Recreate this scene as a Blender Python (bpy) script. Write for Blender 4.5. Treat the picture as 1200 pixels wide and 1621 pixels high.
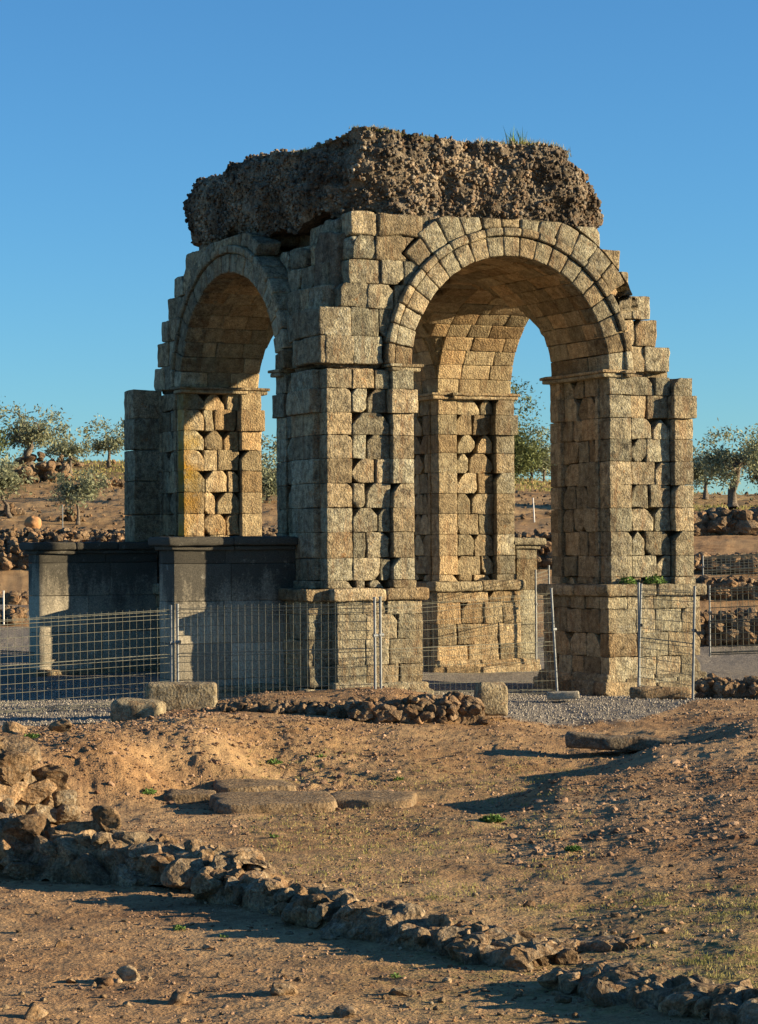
import bpy, math, numpy as np
from math import radians as rad, pi

# ------------------------------------------------------------------ clearing
for o in list(bpy.data.objects): bpy.data.objects.remove(o, do_unlink=True)
scene = bpy.context.scene
col = scene.collection

# ------------------------------------------------------------------ camera
CAM_LOC = np.array([-18.1138, -39.6483, 2.663])
YAW, PITCH, ROLL, FPX = .4497, .0150, -.0068, 3887.4
_F = np.array([math.sin(YAW)*math.cos(PITCH), math.cos(YAW)*math.cos(PITCH), math.sin(PITCH)])
_R = np.array([math.cos(YAW), -math.sin(YAW), 0.])
_U = np.cross(_R, _F)
_R2 = math.cos(ROLL)*_R + math.sin(ROLL)*_U
_U2 = -math.sin(ROLL)*_R + math.cos(ROLL)*_U
from mathutils import Matrix
camd = bpy.data.cameras.new("camera"); cam = bpy.data.objects.new("camera", camd); col.objects.link(cam)
M = Matrix.Identity(4)
for i in range(3):
    M[i][0] = _R2[i]; M[i][1] = _U2[i]; M[i][2] = -_F[i]; M[i][3] = CAM_LOC[i]
cam.matrix_world = M
camd.sensor_fit = 'VERTICAL'; camd.sensor_height = 36; camd.sensor_width = 36
camd.lens = 36*FPX/1621.
camd.clip_start = .2; camd.clip_end = 6000
scene.camera = cam

# ------------------------------------------------------------------ world, sun, exposure
SUN_EL = rad(12.6)
sdir = np.array([1.70, -1.0]); sdir /= np.linalg.norm(sdir)
SUN = np.array([sdir[0]*math.cos(SUN_EL), sdir[1]*math.cos(SUN_EL), math.sin(SUN_EL)])
w = bpy.data.worlds.new("World"); scene.world = w; w.use_nodes = True
nt = w.node_tree; nt.nodes.clear()
out = nt.nodes.new('ShaderNodeOutputWorld'); bg = nt.nodes.new('ShaderNodeBackground'); sky = nt.nodes.new('ShaderNodeTexSky')
sky.sky_type = 'NISHITA'; sky.sun_disc = False; sky.sun_elevation = SUN_EL
sky.sun_rotation = math.atan2(SUN[0], SUN[1])
sky.altitude = 400; sky.air_density = 1.0; sky.dust_density = 0.0; sky.ozone_density = 5.6
bg.inputs['Strength'].default_value = .069
gain = nt.nodes.new('ShaderNodeMix'); gain.data_type = 'RGBA'; gain.blend_type = 'MULTIPLY'; gain.inputs[0].default_value = 1
gain.inputs[7].default_value = (.745, .97, .99, 1); nt.links.new(sky.outputs[0], gain.inputs[6]); nt.links.new(gain.outputs[2], bg.inputs[0]); nt.links.new(bg.outputs[0], out.inputs[0])
sund = bpy.data.lights.new("sun", 'SUN'); sund.energy = 5.0; sund.angle = rad(.5); sund.color = (1, .81, .53)
sun = bpy.data.objects.new("sun", sund); col.objects.link(sun)
from mathutils import Vector
sun.rotation_euler = Vector(SUN).to_track_quat('Z', 'Y').to_euler()
scene.view_settings.view_transform = 'Standard'; scene.view_settings.look = 'None'
scene.view_settings.exposure = 1.40; scene.view_settings.gamma = 1.0
scene.render.engine = 'CYCLES'
scene.cycles.max_bounces = 10; scene.cycles.diffuse_bounces = 6

# ------------------------------------------------------------------ numeric helpers
rng = np.random.default_rng(7)
def _h(i, j, k, s):
    n = (i.astype(np.int64)*374761393 + j.astype(np.int64)*668265263 + k.astype(np.int64)*2147483647 + s*1274126177) & 0xffffffff
    n = ((n ^ (n >> 13))*1274126177) & 0xffffffff
    n = ((n ^ (n >> 16))*2246822519) & 0xffffffff
    return ((n ^ (n >> 15)) & 0xffff)/65535.
def vn(P, sc=1., seed=0):
    P = np.asarray(P, float)*sc; I = np.floor(P); f = P-I; f = f*f*(3-2*f); I = I.astype(np.int64)
    r = 0
    for dx in (0, 1):
        for dy in (0, 1):
            for dz in (0, 1):
                wgt = (f[:, 0] if dx else 1-f[:, 0])*(f[:, 1] if dy else 1-f[:, 1])*(f[:, 2] if dz else 1-f[:, 2])
                r = r + wgt*_h(I[:, 0]+dx, I[:, 1]+dy, I[:, 2]+dz, seed)
    return r*2-1
def fbm(P, sc, seed=0, o=4, g=.5):
    r = 0; a = 1.; t = 0
    for k in range(o):
        r = r + a*vn(P, sc*2**k, seed+k*17); t += a; a *= g
    return r/t
def vn3(P, sc, seed=0):
    return np.stack([vn(P, sc, seed+1), vn(P, sc, seed+31), vn(P, sc, seed+61)], 1)

class MB:
    """collects vertices and faces; build() links them as one mesh object"""
    def __init__(s): s.V = []; s.Q = []; s.T = []; s.n = 0; s.A = {k: [] for k in ('rnd', 'warm', 'lichen')}
    def add(s, V, Q=None, T=None, rnd=None, warm=0., lichen=0.):
        V = np.asarray(V, float); m = len(V)
        if Q is not None and len(Q): s.Q.append(np.asarray(Q)+s.n)
        if T is not None and len(T): s.T.append(np.asarray(T)+s.n)
        s.V.append(V); s.n += m
        if rnd is None: rnd = rng.random()
        for k, v in (('rnd', rnd), ('warm', warm), ('lichen', lichen)):
            s.A[k].append(np.broadcast_to(np.asarray(v, float), (m,)))
    def build(s, name, mat, parent=None, smooth=True, loc=None):
        V = np.concatenate(s.V)
        if loc is not None: V = V-np.asarray(loc, float)
        me = bpy.data.meshes.new(name)
        Q = np.concatenate(s.Q) if s.Q else np.zeros((0, 4), int)
        T = np.concatenate(s.T) if s.T else np.zeros((0, 3), int)
        me.vertices.add(len(V)); me.vertices.foreach_set('co', V.astype(np.float32).ravel())
        nl = len(Q)*4+len(T)*3
        me.loops.add(nl); me.loops.foreach_set('vertex_index', np.concatenate([Q.ravel(), T.ravel()]).astype(np.int32))
        me.polygons.add(len(Q)+len(T))
        me.polygons.foreach_set('loop_start', np.concatenate([np.arange(len(Q))*4, len(Q)*4+np.arange(len(T))*3]).astype(np.int32))
        me.polygons.foreach_set('loop_total', np.concatenate([np.full(len(Q), 4), np.full(len(T), 3)]).astype(np.int32))
        me.polygons.foreach_set('use_smooth', np.full(len(Q)+len(T), smooth))
        for k in s.A:
            a = me.attributes.new(k, 'FLOAT', 'POINT'); a.data.foreach_set('value', np.concatenate(s.A[k]).astype(np.float32))
        me.update(calc_edges=True); me.validate()
        me.materials.append(mat)
        o = bpy.data.objects.new(name, me); col.objects.link(o)
        if parent is not None: o.parent = parent
        if loc is not None and parent is None: o.location = loc
        return o

def tag(o, label=None, cat=None, group=None, kind=None):
    if label: o['label'] = label
    if cat: o['category'] = cat
    if group: o['group'] = group
    if kind: o['kind'] = kind
    return o
def empty(name, loc=(0, 0, 0)):
    o = bpy.data.objects.new(name, None); o.location = [float(c) for c in loc]; col.objects.link(o); o.empty_display_size = .3; return o

# box lattice, closed
_tc = {}
def lattice(nx, ny, nz):
    k = (nx, ny, nz)
    if k in _tc: return _tc[k]
    idx = -np.ones((nx, ny, nz), int); L = []
    for i in range(nx):
        for j in range(ny):
            for q in range(nz):
                if i in (0, nx-1) or j in (0, ny-1) or q in (0, nz-1):
                    idx[i, j, q] = len(L); L.append((i, j, q))
    F = []
    for i in range(nx-1):
        for j in range(ny-1):
            F.append((idx[i, j, 0], idx[i, j+1, 0], idx[i+1, j+1, 0], idx[i+1, j, 0]))
            F.append((idx[i, j, -1], idx[i+1, j, -1], idx[i+1, j+1, -1], idx[i, j+1, -1]))
    for i in range(nx-1):
        for q in range(nz-1):
            F.append((idx[i, 0, q], idx[i+1, 0, q], idx[i+1, 0, q+1], idx[i, 0, q+1]))
            F.append((idx[i, -1, q], idx[i, -1, q+1], idx[i+1, -1, q+1], idx[i+1, -1, q]))
    for j in range(ny-1):
        for q in range(nz-1):
            F.append((idx[0, j, q], idx[0, j, q+1], idx[0, j+1, q+1], idx[0, j+1, q]))
            F.append((idx[-1, j, q], idx[-1, j+1, q], idx[-1, j+1, q+1], idx[-1, j, q+1]))
    _tc[k] = (np.array(L), np.array(F)); return _tc[k]
def axispos(a, b, r, step):
    L = b-a; r = min(r, L*.3); n = max(1, int(round((L-2*r)/step)))
    return np.concatenate([[a, a+r*.45], np.linspace(a+r, b-r, n+1), [b-r*.45, b]])
_bs = [0]
def rblock(lo, hi, r=.035, step=.1, rough=.022, fine=.010, cuts=(), gap=.004, mapf=None, clip=None, seedp=None):
    """worn stone block: rounded box + chipped corners + noise.  cuts: (axis 0/1, sx, sz, size)"""
    lo = np.asarray(lo, float)+gap; hi = np.asarray(hi, float)-gap
    if np.any(hi-lo < .015): return None
    ax = [axispos(lo[i], hi[i], r, step) for i in range(3)]
    L, Fc = lattice(*[len(a) for a in ax])
    P = np.stack([ax[i][L[:, i]] for i in range(3)], 1)
    rr = np.minimum(r, (hi-lo)*.3)
    inner = np.clip(P, lo+rr, hi-rr); d = (P-inner)/rr; n = np.linalg.norm(d, axis=1); m = n > 1e-6
    P[m] = inner[m]+rr*d[m]/n[m][:, None]
    for (a, sa, sz, s) in cuts:
        ca = hi[a] if sa > 0 else lo[a]; cz = hi[2] if sz > 0 else lo[2]
        nx, nz = sa*.75, sz*.66
        dd = (P[:, a]-ca)*nx+(P[:, 2]-cz)*nz
        t = -s*.75; o = dd > t
        P[o, a] -= nx*(dd[o]-t); P[o, 2] -= nz*(dd[o]-t)
    if clip is not None: P = clip(P)
    if mapf is not None: P = mapf(P)
    _bs[0] += 1; off = np.array([_bs[0]*7.31, _bs[0]*3.17, _bs[0]*1.71]) if seedp is None else 0
    P = P+vn3(P+off, 2.6, 3)*rough+vn3(P+off, 11, 9)*fine
    return P, Fc
def addb(mb, lo, hi, warm=0., lichen=0., **k):
    r = rblock(lo, hi, **k)
    if r is None: return
    rn = rng.random()
    mb.add(r[0], r[1], rnd=rn, warm=warm(r[0]) if callable(warm) else warm, lichen=lichen(r[0]) if callable(lichen) else lichen)

# icosphere-like stone templates
def uvs(nu=8, nv=6):
    V = [(0, 0, 1)]
    for i in range(1, nv):
        t = pi*i/nv
        for j in range(nu):
            p = 2*pi*(j+.5*(i % 2))/nu; V.append((math.sin(t)*math.cos(p), math.sin(t)*math.sin(p), math.cos(t)))
    V.append((0, 0, -1)); T = []
    for j in range(nu): T.append((0, 1+j, 1+(j+1) % nu))
    for i in range(nv-2):
        a = 1+i*nu; b = a+nu
        for j in range(nu):
            j2 = (j+1) % nu
            T.append((a+j, b+j, b+j2)); T.append((a+j, b+j2, a+j2))
    a = 1+(nv-2)*nu; e = len(V)-1
    for j in range(nu): T.append((a+j, e, a+(j+1) % nu))
    return np.array(V, float), np.array(T)
def stone_shape(nu, nv, seed, cuts=9, depth=.35, ns=.12, nf=3.):
    r = np.random.default_rng(seed); V, T = uvs(nu, nv); V = V.copy()
    for k in range(cuts):
        n = r.normal(size=3); n /= np.linalg.norm(n); t = 1-depth*r.random()-.08
        d = V@n; o = d > t; V[o] -= n*(d[o]-t)[:, None]
    V += vn3(V+seed*5.3, nf, seed)*ns
    return V, T
SMALL = [stone_shape(5, 4, s, 5, .45, .05) for s in range(14)]
MED = [stone_shape(12, 8, s+50, 9, .42, .07, 2.5) for s in range(16)]
BIG = []
for s in range(12):
    V, T = stone_shape(26, 18, s+90, 12, .42, .10, 1.8); V = V+vn3(V+s, 6., s)*.035+vn3(V+s, 14., s)*.018; BIG.append((V, T))
def rotm(n, tilt=1.):
    a = rng.random(n)*2*pi; b = (rng.random(n)-.5)*2*tilt; c = (rng.random(n)-.5)*2*tilt
    ca, sa, cb, sb, cc, sc = np.cos(a), np.sin(a), np.cos(b), np.sin(b), np.cos(c), np.sin(c)
    Z = np.zeros((n, 3, 3)); Z[:, 0, 0] = ca; Z[:, 0, 1] = -sa; Z[:, 1, 0] = sa; Z[:, 1, 1] = ca; Z[:, 2, 2] = 1
    X = np.zeros((n, 3, 3)); X[:, 0, 0] = 1; X[:, 1, 1] = cb; X[:, 1, 2] = -sb; X[:, 2, 1] = sb; X[:, 2, 2] = cb
    Y = np.zeros((n, 3, 3)); Y[:, 1, 1] = 1; Y[:, 0, 0] = cc; Y[:, 0, 2] = sc; Y[:, 2, 0] = -sc; Y[:, 2, 2] = cc
    return Z@X@Y
def scatter(mb, C, S, shapes, tilt=1., aniso=(1, .8, .6), warm=0.):
    C = np.asarray(C); n = len(C); S = np.broadcast_to(np.asarray(S, float), (n,))
    R = rotm(n, tilt); pick = rng.integers(0, len(shapes), n); rn = rng.random(n)
    an = np.asarray(aniso)*(1+.35*(rng.random((n, 3))-.5))
    for k, (V, T) in enumerate(shapes):
        ii = np.where(pick == k)[0]
        if not len(ii): continue
        P = np.einsum('nij,nvj->nvi', R[ii], V[None]*an[ii][:, None])*S[ii][:, None, None]+C[ii][:, None]
        m = len(V); TT = (T[None]+(np.arange(len(ii))*m)[:, None, None]).reshape(-1, 3)
        mb.add(P.reshape(-1, 3), T=TT, rnd=np.repeat(rn[ii], m), warm=warm)

# ------------------------------------------------------------------ materials
def newmat(name):
    m = bpy.data.materials.new(name); m.use_nodes = True; nt = m.node_tree; nt.nodes.clear()
    o = nt.nodes.new('ShaderNodeOutputMaterial'); b = nt.nodes.new('ShaderNodeBsdfPrincipled')
    nt.links.new(b.outputs[0], o.inputs[0]); b.inputs['Roughness'].default_value = .9
    b.inputs['Specular IOR Level'].default_value = .15
    return m, nt, b
class NT:
    def __init__(s, nt): s.t = nt; s.co = nt.nodes.new('ShaderNodeNewGeometry').outputs['Position']
    def noise(s, sc, det=4, rough=.6, vec=None, dist=0.):
        n = s.t.nodes.new('ShaderNodeTexNoise'); n.inputs['Scale'].default_value = sc; n.inputs['Detail'].default_value = det
        n.inputs['Roughness'].default_value = rough; n.inputs['Distortion'].default_value = dist
        s.t.links.new(vec if vec is not None else s.co, n.inputs['Vector']); return n.outputs[0]
    def voro(s, sc, vec=None, feat='F1', o=0):
        n = s.t.nodes.new('ShaderNodeTexVoronoi'); n.inputs['Scale'].default_value = sc; n.feature = feat
        s.t.links.new(vec if vec is not None else s.co, n.inputs['Vector']); return n.outputs[o]
    def ramp(s, x, pts):
        n = s.t.nodes.new('ShaderNodeValToRGB'); cr = n.color_ramp
        while len(cr.elements) < len(pts): cr.elements.new(.5)
        for e, (p, c) in zip(cr.elements, pts):
            e.position = p; e.color = (c, c, c, 1) if not hasattr(c, '__len__') else (*c, 1)
        s.t.links.new(x, n.inputs[0]); return n.outputs[0]
    def mix(s, f, a, b, mode='MIX'):
        n = s.t.nodes.new('ShaderNodeMix'); n.data_type = 'RGBA'; n.blend_type = mode
        for v, i in ((f, 0), (a, 6), (b, 7)):
            if hasattr(v, 'default_value') or hasattr(v, 'links'): s.t.links.new(v, n.inputs[i])
            elif i == 0: n.inputs[0].default_value = v
            else: n.inputs[i].default_value = (*v, 1)
        return n.outputs[2]
    def math(s, op, a, b=0.):
        n = s.t.nodes.new('ShaderNodeMath'); n.operation = op
        for v, i in ((a, 0), (b, 1)):
            if hasattr(v, 'links'): s.t.links.new(v, n.inputs[i])
            else: n.inputs[i].default_value = v
        return n.outputs[0]
    def attr(s, name):
        n = s.t.nodes.new('ShaderNodeAttribute'); n.attribute_name = name; return n.outputs['Fac']
    def scale(s, v, sc):
        n = s.t.nodes.new('ShaderNodeMapping'); n.inputs['Scale'].default_value = sc; s.t.links.new(v, n.inputs[0]); return n.outputs[0]
    def bump(s, h, strength, dist, bs):
        n = s.t.nodes.new('ShaderNodeBump'); n.inputs['Strength'].default_value = strength; n.inputs['Distance'].default_value = dist
        s.t.links.new(h, n.inputs['Height']); s.t.links.new(n.outputs[0], bs.inputs['Normal'])

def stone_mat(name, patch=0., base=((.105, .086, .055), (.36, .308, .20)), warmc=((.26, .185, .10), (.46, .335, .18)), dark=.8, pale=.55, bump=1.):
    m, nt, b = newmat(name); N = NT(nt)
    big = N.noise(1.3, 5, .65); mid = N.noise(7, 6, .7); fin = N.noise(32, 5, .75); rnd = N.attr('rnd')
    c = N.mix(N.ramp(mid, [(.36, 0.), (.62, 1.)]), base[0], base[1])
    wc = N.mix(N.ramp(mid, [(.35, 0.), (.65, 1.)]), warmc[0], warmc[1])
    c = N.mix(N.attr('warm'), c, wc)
    # pale grey lichen rosettes
    pl = N.math('MULTIPLY', N.ramp(N.noise(16, 5, .8, dist=.4), [(.50, 0.), (.60, 1.)]), N.ramp(big, [(.38, .15), (.6, 1.)]))
    pl = N.math('MULTIPLY', pl, N.math('SUBTRACT', 1.0, N.math('MULTIPLY', N.attr('warm'), .75)))
    c = N.mix(N.math('MULTIPLY', pl, pale), c, (.36, .335, .27))
    c = N.mix(1., c, N.ramp(N.noise(48, 3, .7), [(.32, .55), (.5, 1.), (.68, 1.45)]), 'MULTIPLY')
    # dark crust
    dk = N.math('MULTIPLY', N.ramp(N.noise(9, 6, .8, dist=.5), [(.50, 0.), (.62, 1.)]), N.ramp(N.noise(1.7, 3), [(.42, .25), (.58, 1.)]))
    dk = N.math('MULTIPLY', dk, N.math('SUBTRACT', 1.0, N.math('MULTIPLY', N.attr('warm'), .5)))
    c = N.mix(N.math('MULTIPLY', dk, dark), c, (.045, .038, .03))
    # small dark pits
    pit = N.ramp(fin, [(.30, 1.), (.42, 0.)]); c = N.mix(N.math('MULTIPLY', pit, .7), c, (.05, .042, .034))
    stv = N.ramp(N.noise(2.6, 5, .7, vec=N.scale(N.co, (2.2, 2.2, .35))), [(.52, 0.), (.64, 1.)])
    c = N.mix(N.math('MULTIPLY', stv, .45), c, N.mix(N.noise(3, 2), (.30, .15, .06), (.05, .042, .034)))
    # ochre / rust lichen
    ol = N.ramp(N.noise(5, 6, .75, dist=.3), [(.60, 0.), (.68, 1.)])
    c = N.mix(N.math('MULTIPLY', ol, .55), c, (.34, .17, .06))
    li = N.math('MULTIPLY', N.attr('lichen'), N.ramp(N.noise(6, 6, .85), [(.36, 0.), (.5, 1.)]))
    c = N.mix(li, c, N.mix(N.noise(30, 3), (.20, .10, .015), (.52, .32, .05)))
    if patch: c = N.mix(patch, c, N.mix(1., c, N.ramp(N.noise(.9, 4, .6), [(.36, (.42, .40, .40)), (.5, (.95, .92, .9)), (.66, (1.45, 1.38, 1.3))]), 'MULTIPLY'))
    # each block its own tone
    v = N.ramp(rnd, [(0, .62), (.5, .92), (1., 1.28)])
    c = N.mix(1., c, v, 'MULTIPLY')
    hue = N.ramp(N.math('FRACT', N.math('MULTIPLY', rnd, 7.3)), [(0, (1.08, .97, .86)), (.5, (1, 1, 1)), (1., (.94, 1., 1.04))])
    c = N.mix(1., c, hue, 'MULTIPLY')
    nt.links.new(c, b.inputs['Base Color'])
    h = N.math('ADD', N.math('MULTIPLY', mid, .6), N.math('MULTIPLY', fin, .5))
    h = N.math('ADD', h, N.math('MULTIPLY', N.voro(26), .35))
    N.bump(h, bump, .05, b); b.inputs['Roughness'].default_value = .95
    return m
M_STONE = stone_mat('weathered_granite')
M_CORE = stone_mat('rubble_mortar', 1., base=((.09, .072, .052), (.26, .215, .16)), dark=.8, pale=.35, bump=1.)
M_CLAST = stone_mat('core_clasts', 1., base=((.065, .052, .040), (.27, .225, .17)), dark=.75, pale=.3, bump=.6)
M_ROCK = stone_mat('field_rock', base=((.11, .07, .038), (.27, .18, .105)), dark=.4, pale=.35, bump=1.)
M_ROCKD = stone_mat('foundation_rock', base=((.12, .08, .045), (.34, .24, .14)), dark=.65, pale=.42, bump=1.)

def concrete_mat():
    m, nt, b = newmat('weathered_concrete'); N = NT(nt)
    sp = N.ramp(N.noise(38, 4, .8), [(.35, 0.), (.68, 1.)])
    c = N.mix(sp, (.20, .175, .13), (.42, .365, .27))
    sep = nt.nodes.new('ShaderNodeSeparateXYZ'); nt.links.new(N.co, sep.inputs[0])
    z = sep.outputs[2]
    # black algae running down from the cornice
    up = N.ramp(z, [(0., 0.), (1., 1.)])
    zz = N.math('MULTIPLY', N.math('SUBTRACT', z, .9), .6)
    st = N.noise(1.6, 5, .7, vec=N.scale(N.co, (1., 1., .25)))
    a = N.math('ADD', N.math('MULTIPLY', zz, .55), N.math('SUBTRACT', st, .5))
    a = N.ramp(N.math('ADD', a, N.math('MULTIPLY', N.math('SUBTRACT', N.noise(22, 4, .8), .5), .5)), [(.16, 0.), (.42, 1.)])
    c = N.mix(N.math('MULTIPLY', a, .9), c, (.045, .042, .035))
    pale = N.ramp(N.noise(4.3, 6, .75), [(.6, 0.), (.66, 1.)]); c = N.mix(N.math('MULTIPLY', pale, .3), c, (.40, .37, .30))
    c = N.mix(1., c, N.ramp(N.attr('rnd'), [(0, .7), (1., 1.3)]), 'MULTIPLY')
    c = N.mix(1., c, N.ramp(N.noise(55, 3, .7), [(.32, .6), (.5, 1.), (.68, 1.4)]), 'MULTIPLY')
    nt.links.new(c, b.inputs['Base Color']); N.bump(N.math('ADD', N.noise(45, 4, .8), N.math('MULTIPLY', N.noise(6, 3), .5)), .5, .03, b)
    return m
M_CONC = concrete_mat()

def ground_mat():
    m, nt, b = newmat('reddish_soil'); N = NT(nt)
    n1 = N.noise(.35, 5, .6); n2 = N.noise(3.5, 6, .7); n3 = N.noise(28, 4, .75)
    c = N.mix(N.ramp(n2, [(.35, 0.), (.65, 1.)]), (.175, .095, .044), (.39, .235, .112))
    c = N.mix(N.ramp(n1, [(.4, 0.), (.62, 1.)]), c, N.mix(n3, (.32, .20, .10), (.45, .30, .155)))
    c = N.mix(N.math('MULTIPLY', N.ramp(n3, [(.33, 1.), (.46, 0.)]), .55), c, (.13, .075, .045))
    c = N.mix(N.math('MULTIPLY', N.ramp(N.noise(.9, 5, .65, dist=.6), [(.50, 0.), (.60, 1.)]), .5), c, (.17, .10, .055))
    # thin turf: attribute 'warm' carries the turf amount, 'lichen' the gravel
    g = N.math('MULTIPLY', N.attr('warm'), N.ramp(N.noise(6, 6, .8), [(.42, 0.), (.6, 1.)]))
    c = N.mix(g, c, N.mix(N.ramp(N.noise(14, 3), [(.4, 0.), (.6, 1.)]), (.11, .10, .035), (.27, .22, .085)))
    gr = N.mix(N.ramp(N.voro(38, o=1), [(.2, 0.), (.8, 1.)]), (.10, .088, .072), (.30, .26, .21))
    gm = N.ramp(N.math('ADD', N.attr('lichen'), N.math('MULTIPLY', N.math('SUBTRACT', N.noise(2.5, 5, .7), .5), .7)), [(.4, 0.), (.6, 1.)])
    c = N.mix(gm, c, gr)
    nt.links.new(c, b.inputs['Base Color'])
    h = N.math('ADD', N.math('MULTIPLY', n3, .6), N.math('MULTIPLY', N.noise(90, 3, .7), .25)); h = N.math('ADD', h, N.math('MULTIPLY', N.voro(40), .3))
    N.bump(h, .7, .05, b); b.inputs['Roughness'].default_value = 1.
    return m
M_GROUND = ground_mat()

def simple_mat(name, ca, cb, sc=8., rough=.9, metal=0., bump=.2, bsc=30., dist=.02, trans=0.):
    m, nt, b = newmat(name); N = NT(nt)
    c = N.mix(N.ramp(N.noise(sc, 4, .7), [(.35, 0.), (.65, 1.)]), ca, cb)
    c = N.mix(1., c, N.ramp(N.attr('rnd'), [(0, .72), (1., 1.3)]), 'MULTIPLY')
    nt.links.new(c, b.inputs['Base Color']); b.inputs['Roughness'].default_value = rough; b.inputs['Metallic'].default_value = metal
    if bump: N.bump(N.noise(bsc, 4, .7), bump, dist, b)
    if trans:
        o = [n for n in nt.nodes if n.type == 'OUTPUT_MATERIAL'][0]
        t = nt.nodes.new('ShaderNodeBsdfTranslucent'); nt.links.new(c, t.inputs[0])
        mx = nt.nodes.new('ShaderNodeMixShader'); mx.inputs[0].default_value = trans
        nt.links.new(b.outputs[0], mx.inputs[1]); nt.links.new(t.outputs[0], mx.inputs[2]); nt.links.new(mx.outputs[0], o.inputs[0])
    return m
M_GALV = simple_mat('galvanised_steel', (.16, .17, .17), (.24, .25, .25), 12, .6, .3, .1)
M_WIRE = simple_mat('galvanised_wire', (.13, .13, .10), (.20, .195, .15), 12, .7, .1, 0)
M_BARK = simple_mat('olive_bark', (.07, .055, .045), (.20, .165, .125), 14, .95, 0, .8, 20, .05)
M_LEAF = simple_mat('olive_leaves', (.13, .145, .085), (.29, .30, .185), 2.5, .75, 0, 0, trans=.25)
M_LEAFD = simple_mat('dark_leaves', (.07, .085, .03), (.15, .17, .065), 2.5, .75, 0, 0, trans=.2)
M_GRASS = simple_mat('grass_blades', (.17, .18, .05), (.46, .38, .15), 2., .8, 0, 0, trans=.3)
M_WEED = simple_mat('weed_leaves', (.06, .12, .025), (.13, .20, .05), 9., .7, 0, 0, trans=.2)
M_PEB = simple_mat('soil_pebbles', (.11, .06, .034), (.36, .24, .15), 1.5, .95, 0, .4, 60, .01)
M_GRAVEL = simple_mat('crushed_gravel', (.13, .115, .095), (.36, .32, .26), 9., .95, 0, .3, 60, .01)
M_WHITE = simple_mat('white_painted_stake', (.6, .58, .54), (.75, .73, .68), 8., .7, 0, .1)
M_JAR = simple_mat('fired_clay_boulder', (.24, .125, .055), (.34, .19, .09), 6., .9, 0, .5, 25, .02)

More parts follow.
